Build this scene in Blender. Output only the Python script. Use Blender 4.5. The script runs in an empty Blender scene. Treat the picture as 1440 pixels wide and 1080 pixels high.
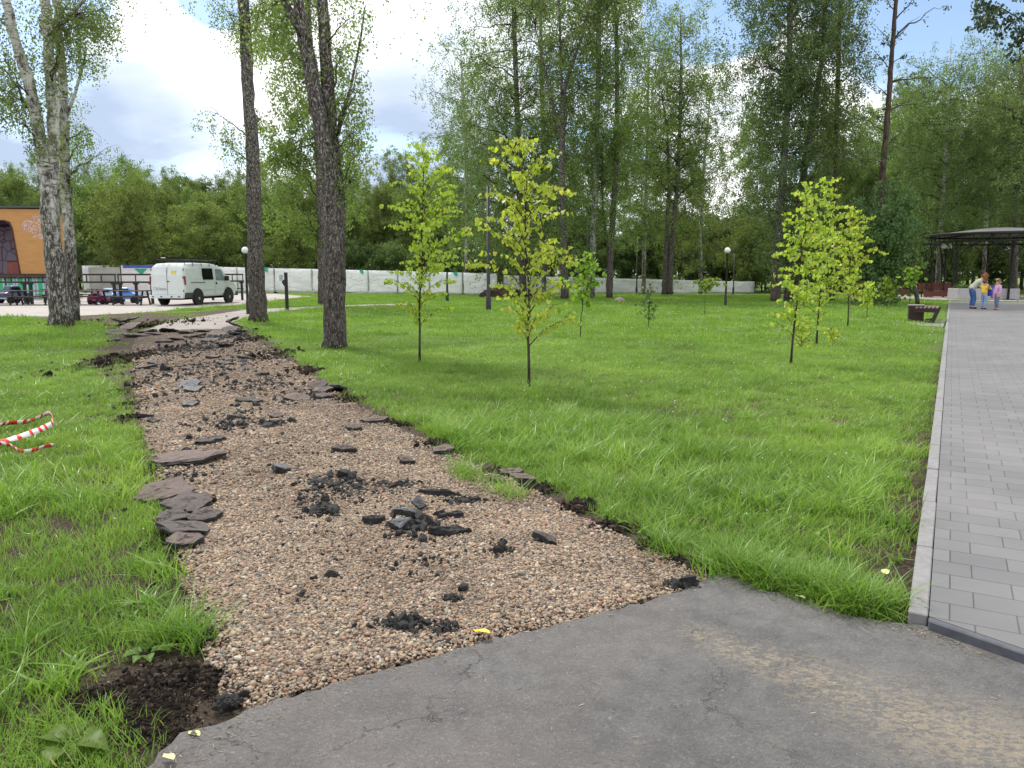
import bpy, bmesh, math, random
import numpy as np
from mathutils import Vector, Matrix
from mathutils.geometry import tessellate_polygon
R = math.radians
rng = np.random.default_rng(7)
random.seed(7)
scene = bpy.context.scene
COL = scene.collection

# ---------------------------------------------------------------- camera
FPX = 1081.0; PITCH = math.atan(155/1081); CAMH = 1.6
cp, sp = math.cos(PITCH), math.sin(PITCH)
cam_d = bpy.data.cameras.new("camera"); cam = bpy.data.objects.new("camera", cam_d); COL.objects.link(cam)
cam.location = (0, 0, CAMH); cam.rotation_euler = (math.pi/2-PITCH, 0, 0)
cam_d.sensor_width = 36; cam_d.lens = 36*FPX/1440; cam_d.clip_end = 3000; cam_d.clip_start = 0.05
scene.camera = cam
def G(px, py, z=0.0):
    r = (px-720)/FPX; d = (py-540)/FPX
    Y = cp - sp*d; Z = sp + cp*d
    t = (CAMH-z)/Z
    return (r*t, Y*t)
def at(px, py, Y):
    r = (px-720)/FPX; d = (py-540)/FPX
    k = Y/(cp-sp*d)
    return Vector((r*k, Y, CAMH-(sp+cp*d)*k))
def G3(px, py, z=0.0):
    a = G(px, py, z); return Vector((a[0], a[1], z))

# ---------------------------------------------------------------- noise
def fbm(x, y, s=1.0, seed=0, oct=4):
    r = np.random.default_rng(seed+100); v = 0; amp = 1; tot = 0
    for k in range(oct):
        for j in range(3):
            a = r.uniform(0, 6.283); f = s*(2**k)*r.uniform(.7, 1.3); ph = r.uniform(0, 6.283)
            v = v + amp*np.sin((x*math.cos(a)+y*math.sin(a))*f*6.283+ph+1.7*np.sin(y*f*2.1+ph)); tot += amp
        amp *= .55
    return v/tot*1.6

# ---------------------------------------------------------------- object helpers
def tag(o, label=None, cat=None, group=None, kind=None):
    if label: o['label'] = label
    if cat: o['category'] = cat
    if group: o['group'] = group
    if kind or cat: o['kind'] = kind or 'thing'
    return o
def empty(name, loc, label, cat, group=None, rz=0):
    o = bpy.data.objects.new(name, None); COL.objects.link(o); o.location = loc; o.rotation_euler = (0, 0, rz)
    o.empty_display_size = .2
    return tag(o, label, cat, group)
def np_mesh(name, V, F, mats=(), smooth=False, attr=None, fmat=None):
    """V (n,3); F (m,k) array with constant k, or list of tuples"""
    me = bpy.data.meshes.new(name)
    V = np.asarray(V, dtype=np.float32)
    if isinstance(F, np.ndarray):
        m, k = F.shape
        me.vertices.add(len(V)); me.vertices.foreach_set("co", V.ravel())
        me.loops.add(m*k); me.loops.foreach_set("vertex_index", F.astype(np.int32).ravel())
        me.polygons.add(m); me.polygons.foreach_set("loop_start", np.arange(0, m*k, k, dtype=np.int32))
        me.polygons.foreach_set("loop_total", np.full(m, k, dtype=np.int32))
        me.update(calc_edges=True)
    else:
        me.from_pydata([tuple(map(float, v)) for v in V], [], [tuple(int(i) for i in f) for f in F])
        me.update()
    for mt in mats: me.materials.append(mt)
    if smooth: me.polygons.foreach_set("use_smooth", np.ones(len(me.polygons), dtype=bool))
    if fmat is not None: me.polygons.foreach_set("material_index", np.asarray(fmat, dtype=np.int32))
    if attr is not None:
        a = me.attributes.new("v", 'FLOAT', 'FACE'); a.data.foreach_set("value", np.asarray(attr, dtype=np.float32))
    return me
def link(name, me, parent=None, loc=None, **kw):
    o = bpy.data.objects.new(name, me); COL.objects.link(o)
    if parent: o.parent = parent
    if loc is not None: o.location = loc
    tag(o, **kw)
    return o
class MB:
    def __init__(s): s.v = []; s.f = []; s.m = []
    def add(s, vs, fs, mi=0):
        n = len(s.v); s.v += [tuple(v) for v in vs]; s.f += [tuple(i+n for i in f) for f in fs]; s.m += [mi]*len(fs)
    def box(s, c, size, rot=None, mi=0):
        hx, hy, hz = size[0]/2, size[1]/2, size[2]/2
        P = [Vector((x*hx, y*hy, z*hz)) for z in (-1, 1) for y in (-1, 1) for x in (-1, 1)]
        if rot is not None: P = [rot @ p for p in P]
        c = Vector(c); P = [p+c for p in P]
        s.add(P, [(0, 2, 3, 1), (4, 5, 7, 6), (0, 1, 5, 4), (2, 6, 7, 3), (0, 4, 6, 2), (1, 3, 7, 5)], mi)
    def bar(s, a, b, w, h, mi=0):
        a, b = Vector(a), Vector(b); d = b-a; L = d.length
        q = d.to_track_quat('X', 'Z').to_matrix()
        s.box((a+b)/2, (L, w, h), q, mi)
    def tube(s, pts, rad, n=8, mi=0, cap=True):
        pts = [Vector(p) for p in pts]
        if not hasattr(rad, '__len__'): rad = [rad]*len(pts)
        b0 = len(s.v); prev = None; side = None
        for i, p in enumerate(pts):
            t = (pts[min(i+1, len(pts)-1)]-pts[max(i-1, 0)])
            if t.length < 1e-6: t = Vector((0, 0, 1))
            t.normalize()
            if side is None:
                side = t.cross(Vector((0, 1, 0)) if abs(t.y) < .9 else Vector((1, 0, 0))).normalized()
            side = (side - t*side.dot(t)).normalized(); up = t.cross(side)
            for k in range(n):
                a = 6.28318*k/n
                q = p+(side*math.cos(a)+up*math.sin(a))*rad[i]
                s.v.append((q.x, q.y, q.z))
        for i in range(len(pts)-1):
            for k in range(n):
                s.f.append((b0+i*n+k, b0+i*n+(k+1) % n, b0+(i+1)*n+(k+1) % n, b0+(i+1)*n+k)); s.m.append(mi)
        if cap:
            s.f.append(tuple(b0+k for k in reversed(range(n)))); s.m.append(mi)
            s.f.append(tuple(b0+(len(pts)-1)*n+k for k in range(n))); s.m.append(mi)
    def lathe(s, prof, c=(0, 0, 0), n=20, mi=0, axis='Z'):
        b0 = len(s.v); c = Vector(c)
        for (r, z) in prof:
            for k in range(n):
                a = 6.28318*k/n; x, y = r*math.cos(a), r*math.sin(a)
                p = Vector((x, y, z)) if axis == 'Z' else Vector((x, z, y))
                p += c; s.v.append((p.x, p.y, p.z))
        for i in range(len(prof)-1):
            for k in range(n):
                s.f.append((b0+i*n+k, b0+i*n+(k+1) % n, b0+(i+1)*n+(k+1) % n, b0+(i+1)*n+k)); s.m.append(mi)
    def prism(s, poly, z0, z1, mi=0):
        n = len(poly); b = len(s.v)
        for (x, y) in poly: s.v.append((x, y, z0))
        for (x, y) in poly: s.v.append((x, y, z1))
        s.f.append(tuple(b+i for i in reversed(range(n)))); s.f.append(tuple(b+n+i for i in range(n))); s.m += [mi, mi]
        for i in range(n): s.f.append((b+i, b+(i+1) % n, b+n+(i+1) % n, b+n+i)); s.m.append(mi)
    def mesh(s, name, mats, smooth=False):
        if not isinstance(mats, (list, tuple)): mats = [mats]
        me = np_mesh(name, np.array(s.v), s.f, mats, smooth)
        me.polygons.foreach_set("material_index", np.array(s.m, dtype=np.int32))
        return me
    def build(s, name, mats, parent=None, smooth=False, bevel=0, **kw):
        o = link(name, s.mesh(name, mats, smooth), parent, **kw)
        if bevel:
            b = o.modifiers.new('bevel', 'BEVEL'); b.width = bevel; b.segments = 2; b.limit_method = 'ANGLE'; b.angle_limit = R(40)
        return o

# ---------------------------------------------------------------- materials
def mat(name):
    m = bpy.data.materials.new(name); m.use_nodes = True; nt = m.node_tree; nt.nodes.clear()
    out = nt.nodes.new('ShaderNodeOutputMaterial')
    return m, nt, out
def N(nt, t, **kw):
    n = nt.nodes.new(t)
    for k, v in kw.items():
        if k.startswith('i_'):
            n.inputs[k[2:].replace('_', ' ')].default_value = v
        else: setattr(n, k, v)
    return n
def ramp(nt, fac, stops, interp='LINEAR'):
    r = nt.nodes.new('ShaderNodeValToRGB'); r.color_ramp.interpolation = interp
    e = r.color_ramp.elements
    while len(e) > 1: e.remove(e[-1])
    e[0].position = stops[0][0]; e[0].color = (*stops[0][1], 1)
    for p, c in stops[1:]:
        x = e.new(p); x.color = (*c, 1)
    nt.links.new(fac, r.inputs[0]); return r.outputs[0]
def mixc(nt, fac, a, b, mode='MIX'):
    m = nt.nodes.new('ShaderNodeMix'); m.data_type = 'RGBA'; m.blend_type = mode
    for sock, v in ((m.inputs[0], fac), (m.inputs[6], a), (m.inputs[7], b)):
        if hasattr(v, 'is_linked') or isinstance(v, bpy.types.NodeSocket): nt.links.new(v, sock)
        elif isinstance(v, (int, float)): sock.default_value = v
        else: sock.default_value = (*v, 1)
    return m.outputs[2]
def mth(nt, op, a, b=None, c=None, clamp=False):
    m = nt.nodes.new('ShaderNodeMath'); m.operation = op; m.use_clamp = clamp
    for i, v in enumerate((a, b, c)):
        if v is None: continue
        if isinstance(v, (int, float)): m.inputs[i].default_value = v
        else: nt.links.new(v, m.inputs[i])
    return m.outputs[0]
def noise(nt, vec, scale, detail=4, rough=.55, dist=0):
    n = N(nt, 'ShaderNodeTexNoise'); n.inputs['Scale'].default_value = scale; n.inputs['Detail'].default_value = detail
    n.inputs['Roughness'].default_value = rough; n.inputs['Distortion'].default_value = dist
    if vec is not None: nt.links.new(vec, n.inputs['Vector'])
    return n.outputs['Fac']
def mapping(nt, vec, scale=(1, 1, 1), rot=(0, 0, 0), loc=(0, 0, 0)):
    m = nt.nodes.new('ShaderNodeMapping'); m.inputs['Scale'].default_value = scale; m.inputs['Rotation'].default_value = rot; m.inputs['Location'].default_value = loc
    nt.links.new(vec, m.inputs['Vector']); return m.outputs[0]
def finish(nt, out, color, rough=.8, height=None, bump=.3, dist=.02, spec=.3, metallic=0, extra=None):
    p = N(nt, 'ShaderNodeBsdfPrincipled')
    if isinstance(color, bpy.types.NodeSocket): nt.links.new(color, p.inputs['Base Color'])
    else: p.inputs['Base Color'].default_value = (*color, 1)
    if isinstance(rough, bpy.types.NodeSocket): nt.links.new(rough, p.inputs['Roughness'])
    else: p.inputs['Roughness'].default_value = rough
    p.inputs['Specular IOR Level'].default_value = spec; p.inputs['Metallic'].default_value = metallic
    if height is not None:
        b = N(nt, 'ShaderNodeBump'); b.inputs['Strength'].default_value = bump; b.inputs['Distance'].default_value = dist
        nt.links.new(height, b.inputs['Height']); nt.links.new(b.outputs[0], p.inputs['Normal'])
    nt.links.new(p.outputs[0], out.inputs[0]); return p
def simple(name, c, rough=.6, var=.15, scale=8, metallic=0, spec=.4, bump=.15):
    m, nt, out = mat(name); tc = N(nt, 'ShaderNodeTexCoord').outputs['Object']
    n = noise(nt, tc, scale, 5); d = tuple(x*(1-var) for x in c); l = tuple(min(1, x*(1+var)) for x in c)
    finish(nt, out, ramp(nt, n, [(.3, d), (.7, l)]), rough, n, bump, .01, spec, metallic); return m
def leafmat(name, dark, light, trans=.45, rough=.5, yellow=None, var=.4):
    m, nt, out = mat(name)
    a = N(nt, 'ShaderNodeAttribute', attribute_name='v').outputs['Fac']
    oi = N(nt, 'ShaderNodeObjectInfo')
    st = [(0, dark), (1, light)]
    if yellow: st = [(0, dark), (.8, light), (1, yellow)]
    c = ramp(nt, a, st)
    h = N(nt, 'ShaderNodeHueSaturation'); nt.links.new(c, h.inputs['Color'])
    nt.links.new(mth(nt, 'MULTIPLY_ADD', oi.outputs['Random'], .03, .485), h.inputs['Hue'])
    nt.links.new(mth(nt, 'MULTIPLY_ADD', oi.outputs['Random'], var, 1-var/2), h.inputs['Value'])
    c = h.outputs[0]
    p = N(nt, 'ShaderNodeBsdfPrincipled'); nt.links.new(c, p.inputs['Base Color']); p.inputs['Roughness'].default_value = rough; p.inputs['Specular IOR Level'].default_value = .25
    t = N(nt, 'ShaderNodeBsdfTranslucent')
    c2 = mixc(nt, 1.0, c, (1.15, 1.25, .55), 'MULTIPLY'); nt.links.new(c2, t.inputs[0])
    mx = N(nt, 'ShaderNodeMixShader'); mx.inputs[0].default_value = trans
    nt.links.new(p.outputs[0], mx.inputs[1]); nt.links.new(t.outputs[0], mx.inputs[2]); nt.links.new(mx.outputs[0], out.inputs[0])
    return m

M = {}
M['birch_leaf'] = leafmat('birch_leaf', (.085, .13, .042), (.25, .33, .115), .48)
M['wood_leaf'] = leafmat('wood_leaf', (.07, .11, .045), (.215, .285, .115), .46)
M['bush_leaf'] = leafmat('bush_leaf', (.10, .15, .04), (.26, .33, .11), .45)
M['dark_leaf'] = leafmat('dark_leaf', (.05, .09, .035), (.14, .21, .075), .35)
M['pine_leaf'] = leafmat('pine_leaf', (.03, .055, .03), (.085, .12, .065), .15)
M['lime_leaf'] = leafmat('lime_leaf', (.24, .33, .04), (.50, .58, .12), .5, .4, (.60, .55, .16), var=.1)
M['maple_leaf'] = leafmat('maple_leaf', (.12, .22, .03), (.32, .45, .07), .5, .45)
M['black_metal'] = simple('black_metal', (.012, .012, .014), .45, .3, 30)
M['brown_metal'] = simple('brown_metal', (.03, .018, .016), .55, .3, 20)
M['globe'] = simple('globe', (.75, .76, .8), .25, .03, 5)
M['white_paint'] = simple('white_paint', (.56, .61, .61), .3, .04, 3, spec=.5, bump=.02)
M['rubber'] = simple('rubber', (.02, .02, .02), .85, .3, 30)
M['grey_plastic'] = simple('grey_plastic', (.06, .065, .07), .6, .2, 30)
M['rim'] = simple('rim', (.32, .33, .33), .45, .25, 20, .4)
M['dark_glass'] = simple('dark_glass', (.006, .007, .008), .12, .2, 3, spec=.35, bump=0)
M['red_plastic'] = simple('red_plastic', (.25, .02, .015), .35, .2, 10)
M['yellow'] = simple('yellow', (.7, .55, .05), .5, .1, 10)
M['concrete'] = simple('concrete', (.42, .41, .40), .85, .15, 12)
M['soil_clod'] = simple('soil_clod', (.05, .032, .022), .95, .5, 25, bump=.8)
M['stone'] = simple('stone', (.33, .27, .25), .85, .25, 14, bump=.5)

def barkmat(name, kind):
    m, nt, out = mat(name); tc = N(nt, 'ShaderNodeTexCoord').outputs['Object']
    sx = N(nt, 'ShaderNodeSeparateXYZ'); nt.links.new(tc, sx.inputs[0]); z = sx.outputs[2]
    if kind == 'birch':       # white bark, black lenticels and scars, cracked dark foot
        rings = noise(nt, mapping(nt, tc, (2.0, 2.0, 11)), 1.6, 5, .65, .6)
        patch = noise(nt, mapping(nt, tc, (3, 3, 1.6)), 1.7, 5, .7)
        crack = noise(nt, mapping(nt, tc, (26, 26, 7)), 1.0, 5, .7, .5)
        white = ramp(nt, rings, [(.0, (.03, .027, .025)), (.385, (.05, .045, .04)), (.43, (.52, .51, .48)), (.7, (.68, .67, .64))])
        dark = ramp(nt, crack, [(.35, (.025, .02, .018)), (.53, (.07, .06, .055)), (.62, (.42, .41, .39))])
        k = mth(nt, 'SUBTRACT', 1.0, mth(nt, 'MULTIPLY_ADD', z, .14, -.15), clamp=True)   # 1 near the foot
        k = mth(nt, 'MULTIPLY_ADD', mth(nt, 'SUBTRACT', patch, .5), 5.0, mth(nt, 'MULTIPLY', k, 1.15), clamp=True)
        c = mixc(nt, k, white, dark); finish(nt, out, c, .85, crack, .8, .03)
    elif kind == 'dark':      # old birch: black fissured bark with grey flecks
        crack = noise(nt, mapping(nt, tc, (16, 16, 4.5)), 1.0, 6, .7, .6)
        fleck = noise(nt, mapping(nt, tc, (20, 20, 9)), 1.6, 5, .8, .4)
        base = ramp(nt, crack, [(.34, (.011, .009, .008)), (.5, (.05, .04, .035)), (.66, (.12, .10, .09))])
        k = ramp(nt, fleck, [(.52, (0, 0, 0)), (.60, (1, 1, 1))])
        hi = mth(nt, 'MULTIPLY_ADD', z, .10, .34, clamp=True)
        bw = N(nt, 'ShaderNodeRGBToBW'); nt.links.new(k, bw.inputs[0])
        c = mixc(nt, mth(nt, 'MULTIPLY', bw.outputs[0], hi), base, (.42, .41, .39)); finish(nt, out, c, .9, crack, 1.0, .04)
    elif kind == 'pine':
        crack = noise(nt, mapping(nt, tc, (9, 9, 2.5)), 1.0, 5, .7)
        c = ramp(nt, crack, [(.34, (.02, .014, .011)), (.6, (.105, .075, .06))])
        finish(nt, out, c, .9, crack, .8, .03)
    else:
        crack = noise(nt, mapping(nt, tc, (20, 20, 5)), 1.0, 4, .6)
        c = ramp(nt, crack, [(.3, (.018, .014, .012)), (.65, (.07, .055, .045))])
        finish(nt, out, c, .85, crack, .5, .02)
    return m
for k in ('birch', 'dark', 'pine', 'twig'): M['bark_'+k] = barkmat('bark_'+k, k)

# ---------------------------------------------------------------- world, sun
SUN_EL, SUN_AZ = R(52), R(-35)     # azimuth from +Y towards +X
w = bpy.data.worlds.new("World"); scene.world = w; w.use_nodes = True; nt = w.node_tree; nt.nodes.clear()
out = nt.nodes.new('ShaderNodeOutputWorld')
sky = nt.nodes.new('ShaderNodeTexSky'); sky.sky_type = 'NISHITA'; sky.sun_disc = False
sky.sun_elevation = SUN_EL; sky.sun_rotation = SUN_AZ; sky.air_density = 1.0; sky.dust_density = .6; sky.ozone_density = 1.2
bg = nt.nodes.new('ShaderNodeBackground'); bg.inputs[1].default_value = .13; nt.links.new(sky.outputs[0], bg.inputs[0])
tc = nt.nodes.new('ShaderNodeTexCoord').outputs['Generated']
sx = nt.nodes.new('ShaderNodeSeparateXYZ'); nt.links.new(tc, sx.inputs[0])
# project the view direction on a cloud layer
zz = mth(nt, 'ADD', mth(nt, 'MAXIMUM', sx.outputs[2], 0.0), .18)
cx = mth(nt, 'DIVIDE', sx.outputs[0], zz); cy = mth(nt, 'DIVIDE', sx.outputs[1], zz)
cb = nt.nodes.new('ShaderNodeCombineXYZ'); nt.links.new(cx, cb.inputs[0]); nt.links.new(cy, cb.inputs[1])
cl = noise(nt, mapping(nt, cb.outputs[0], (.8, .8, 1), loc=(3.1, 1.2, 0)), 1.0, 8, .55, .35)
def blob(dirv, rad):
    d = Vector(dirv).normalized(); vm = nt.nodes.new('ShaderNodeVectorMath'); vm.operation = 'DISTANCE'
    nt.links.new(tc, vm.inputs[0]); vm.inputs[1].default_value = d
    return mth(nt, 'SUBTRACT', 1.0, mth(nt, 'DIVIDE', vm.outputs['Value'], rad), clamp=True)
def pdir(px, py): return at(px, py, 1.0)-Vector((0, 0, CAMH))
b5 = blob(pdir(900, 230), .36); b1 = blob(pdir(1335, -25), .15); b2 = blob(pdir(-40, 40), .16); b3 = blob(pdir(1010, -30), .10); b4 = blob(pdir(300, -20), .06)
cover = mth(nt, 'SUBTRACT', mth(nt, 'ADD', cl, .20), mth(nt, 'MULTIPLY', mth(nt, 'ADD', mth(nt, 'ADD', mth(nt, 'MULTIPLY', b5, .42), mth(nt, 'ADD', b1, b2)), mth(nt, 'ADD', b3, b4)), .55))
cfac = ramp(nt, cover, [(.47, (0, 0, 0)), (.56, (1, 1, 1))])
g1 = blob(pdir(560, 200), .15); g2 = blob(pdir(200, 225), .14); g3 = blob(pdir(20, 190), .12)
n2 = noise(nt, mapping(nt, tc, (1, 1, 2.2)), 5.0, 7, .55, .4)
sh = mth(nt, 'ADD', mth(nt, 'MULTIPLY', mth(nt, 'ADD', g1, mth(nt, 'ADD', g2, g3)), 1.1), mth(nt, 'MULTIPLY_ADD', n2, 1.5, -.74))
ccol = ramp(nt, sh, [(.0, (1, 1, 1)), (.22, (.72, .78, .86)), (.45, (.56, .63, .74)), (.9, (.36, .44, .58))])
bg2 = nt.nodes.new('ShaderNodeBackground'); bg2.inputs[1].default_value = 1.15; nt.links.new(ccol, bg2.inputs[0])
ms = nt.nodes.new('ShaderNodeMixShader'); nt.links.new(cfac, ms.inputs[0]); nt.links.new(bg.outputs[0], ms.inputs[1]); nt.links.new(bg2.outputs[0], ms.inputs[2])
nt.links.new(ms.outputs[0], out.inputs[0])
sd = bpy.data.lights.new("sun", 'SUN'); sd.energy = 2.7; sd.angle = R(8); sd.color = (1, .96, .88)
so = bpy.data.objects.new("sun", sd); COL.objects.link(so)
dv = Vector((math.sin(SUN_AZ)*math.cos(SUN_EL), math.cos(SUN_AZ)*math.cos(SUN_EL), math.sin(SUN_EL)))
so.rotation_euler = dv.to_track_quat('Z', 'Y').to_euler(); so.location = (0, 0, 60)
scene.view_settings.view_transform = 'Standard'; scene.view_settings.look = 'None'; scene.view_settings.exposure = .48; scene.view_settings.gamma = 1
scene.cycles.max_bounces = 6; scene.cycles.diffuse_bounces = 3; scene.cycles.transmission_bounces = 3; scene.cycles.transparent_max_bounces = 4
scene.cycles.use_denoising = True
scene.cycles.caustics_reflective = False; scene.cycles.caustics_refractive = False
# ================================================================ GROUND
def inpoly(x, y, poly):
    x = np.asarray(x); y = np.asarray(y); c = np.zeros(x.shape, bool); n = len(poly); j = n-1
    for i in range(n):
        xi, yi = poly[i]; xj, yj = poly[j]
        if yi != yj:
            t = ((yi > y) != (yj > y)) & (x < (xj-xi)*(y-yi)/(yj-yi)+xi); c ^= t
        j = i
    return c
def segdist(x, y, poly, closed=True):
    x = np.asarray(x, float); y = np.asarray(y, float); d = np.full(x.shape, 1e9); n = len(poly)
    for i in range(n if closed else n-1):
        ax, ay = poly[i]; bx, by = poly[(i+1) % n]; L = (bx-ax)**2+(by-ay)**2+1e-9
        t = np.clip(((x-ax)*(bx-ax)+(y-ay)*(by-ay))/L, 0, 1)
        d = np.minimum(d, np.hypot(x-ax-t*(bx-ax), y-ay-t*(by-ay)))
    return d
def jag(poly, step, amp, seed=1, closed=True):
    r = random.Random(seed); o = []; n = len(poly)
    for i in range(n if closed else n-1):
        a = Vector(poly[i]); b = Vector(poly[(i+1) % n]); L = (b-a).length; k = max(1, int(L/step))
        if L > 12: k = max(1, int(L/1.5))
        nrm = Vector((-(b-a).y, (b-a).x)).normalized()
        for q in range(k):
            p = a.lerp(b, q/k)+nrm*r.gauss(0, 1)*amp*(1 if L <= 12 else .3); o.append((p.x, p.y))
    if not closed: o.append(tuple(poly[-1]))
    return o
def sheet(name, poly, z, m, skirt=0, **kw):
    tri = tessellate_polygon([[Vector((x, y, 0)) for x, y in poly]])
    V = [(x, y, z) for x, y in poly]; F = []
    for t in tri:
        a, b, c = (Vector(V[i]) for i in t)
        F.append(t if (b-a).cross(c-a).z > 0 else (t[0], t[2], t[1]))
    if skirt:
        n = len(poly); V += [(x, y, z-skirt) for x, y in poly]
        F += [(i, (i+1) % n, n+(i+1) % n, n+i) for i in range(n)]
    return link(name, np_mesh(name, np.array(V), F, [m]), kind='structure', **kw)

P = lambda *a: [G(x, y) for x, y in a]
GRAV = P((352, 1006), (318, 985), (292, 935), (275, 880), (262, 830), (250, 790), (240, 740), (222, 690), (214, 640), (196, 600), (190, 560), (186, 520), (184, 490), (196, 470),
         (225, 464), (330, 463), (352, 476), (405, 506), (460, 545), (520, 582), (570, 607), (640, 642), (700, 674), (760, 698), (820, 728), (880, 758), (930, 783), (985, 808), (1000, 822), (950, 842), (900, 858), (810, 882), (700, 908), (560, 948), (430, 984))
GRAV_J = jag(GRAV, .12, .022, 3)
SOILS = [P((365, 1004), (320, 1075), (215, 1090), (215, 1040), (90, 1000), (120, 950), (190, 932), (280, 935)),   # torn corner, lower left
         P((250, 800), (222, 700), (190, 620), (178, 575), (160, 545), (120, 520), (125, 495), (160, 478), (150, 462), (170, 455), (225, 455), (340, 455), (372, 474), (430, 510), (480, 545), (545, 582),
           (600, 606), (660, 640), (722, 668), (790, 694), (850, 724), (905, 752), (955, 778), (1010, 808), (985, 815), (880, 760), (700, 680), (520, 590), (400, 510), (340, 470), (230, 480), (215, 560), (235, 640), (262, 760)),
         P((0, 446), (60, 447), (180, 440), (260, 440), (330, 434), (345, 437), (262, 448), (200, 463), (150, 458), (100, 450))]
# the asphalt in front
ASPH = [G(352, 1006), G(430, 984), G(560, 948), G(700, 908), G(810, 882), G(900, 858), G(950, 842), G(1000, 820), G(1022, 812), G(1045, 822), G(1062, 838), G(1120, 846), G(1180, 872), G(1240, 884), G(1275, 886),
        (9, -1.0), (9, -6), (-6, -6), (-1.6, 1.6), G(205, 1100), G(225, 1072), G(255, 1045), G(330, 1022)]
ASPH_J = jag(ASPH, .05, .008, 5)
# paved path frame: u along, v across (to the right)
K0 = Vector(G(1275, 884)); K1 = Vector(G(1331, 450)); U = (K1-K0).normalized(); VV = Vector((U.y, -U.x))
PATH_ANG = math.atan2(U.y, U.x)
def pth(a, b): q = K0+U*a+VV*b; return (q.x, q.y)
PW = 5.2; PL = 46.0
PATH = [pth(0, 0), pth(PL, 0), pth(PL, PW), pth(-3, PW)]
PATH_H = .078
GAZ = Vector(at(1400, 420, 50.0)[:2]); PLAZA_R = 6.6
PLAZA = [(GAZ.x+PLAZA_R*math.cos(a*.1309), GAZ.y+PLAZA_R*math.sin(a*.1309)) for a in range(48)]
CROSS = [(-2, 56.6), (8, 57.2), (20, 58.6), (40, 54.5), (44, 55.6), (21, 60.3), (8, 58.6), (-2, 57.6)]
SQUARE = [(-75, 26.5), G(0, 447), G(100, 446), G(200, 439), G(262, 434), G(345, 428), G(420, 419), G(436, 414), G(425, 410), (-21, 62.5), (-75, 72)]
SQUARE = [(-75, 26.5), G(0, 446), G(100, 445), G(200, 440), G(262, 435), G(330, 430), G(380, 424), G(440, 417), (-16.5, 58), (-19, 62), (-75, 72)]
FOOT = P((196, 468), (240, 452), (300, 443), (345, 436), (420, 432.5), (520, 428.5), (600, 427), (600, 428.6), (520, 430.5), (430, 435), (372, 441), (345, 447), (322, 456), (335, 462))
HOLE = P((85, 1010), (100, 960), (170, 925), (300, 925), (300, 1000), (200, 1012))
NOGRASS = [ASPH, PATH, PLAZA, SQUARE]

# --- materials of the ground
def gmat_lawn():
    m, nt, out = mat('lawn_soil'); tc = N(nt, 'ShaderNodeTexCoord').outputs['Object']
    a = noise(nt, tc, .35, 5); b = noise(nt, tc, 9, 6, .7)
    b2 = noise(nt, tc, 55, 6, .8, .5); g = ramp(nt, b, [(.3, (.07, .12, .02)), (.7, (.16, .26, .045))]); s = ramp(nt, b2, [(.32, (.022, .016, .011)), (.5, (.07, .05, .034)), (.68, (.20, .15, .10))])
    sx = N(nt, 'ShaderNodeSeparateXYZ'); nt.links.new(tc, sx.inputs[0])
    k = mth(nt, 'MULTIPLY_ADD', sx.outputs[1], .12, -1.3, clamp=True)
    finish(nt, out, mixc(nt, k, s, g), .95, b2, 1.0, .04); return m
M['lawn'] = gmat_lawn()
def gmat_soil():
    m, nt, out = mat('soil'); tc = N(nt, 'ShaderNodeTexCoord').outputs['Object']
    a = noise(nt, tc, 1.6, 5, .6); b = noise(nt, tc, 28, 6, .75)
    c = mixc(nt, a, ramp(nt, b, [(.3, (.018, .012, .009)), (.7, (.075, .05, .036))]), ramp(nt, b, [(.3, (.05, .035, .025)), (.7, (.20, .15, .11))]))
    finish(nt, out, c, .95, b, 1.0, .05); return m
M['soil'] = gmat_soil()
def gmat_gravel():
    m, nt, out = mat('gravel'); tc = N(nt, 'ShaderNodeTexCoord').outputs['Object']
    v = N(nt, 'ShaderNodeTexVoronoi'); v.inputs['Scale'].default_value = 42; nt.links.new(tc, v.inputs['Vector'])
    cc = N(nt, 'ShaderNodeSeparateColor'); nt.links.new(v.outputs['Color'], cc.inputs[0])
    st = ramp(nt, cc.outputs[0], [(0, (.12, .09, .075)), (.35, (.26, .19, .14)), (.7, (.38, .29, .22)), (1, (.44, .38, .32))])
    a = noise(nt, tc, .9, 6, .65, .4); b = noise(nt, tc, 22, 6, .7)
    sx = N(nt, 'ShaderNodeSeparateXYZ'); nt.links.new(tc, sx.inputs[0])
    far = mth(nt, 'MULTIPLY_ADD', sx.outputs[1], .045, -.42, clamp=True)
    k = mth(nt, 'ADD', far, mth(nt, 'MULTIPLY_ADD', a, 2.2, -1.25), clamp=True)
    dirt = ramp(nt, b, [(.3, (.04, .028, .02)), (.7, (.18, .125, .085))])
    col = mixc(nt, k, mixc(nt, ramp(nt, v.outputs['Distance'], [(.2, (0, 0, 0)), (.75, (1, 1, 1))]), st, (.05, .035, .028)), dirt)
    finish(nt, out, col, .9, mth(nt, 'SUBTRACT', b, v.outputs['Distance']), .9, .03); return m
M['gravel'] = gmat_gravel()
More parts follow.
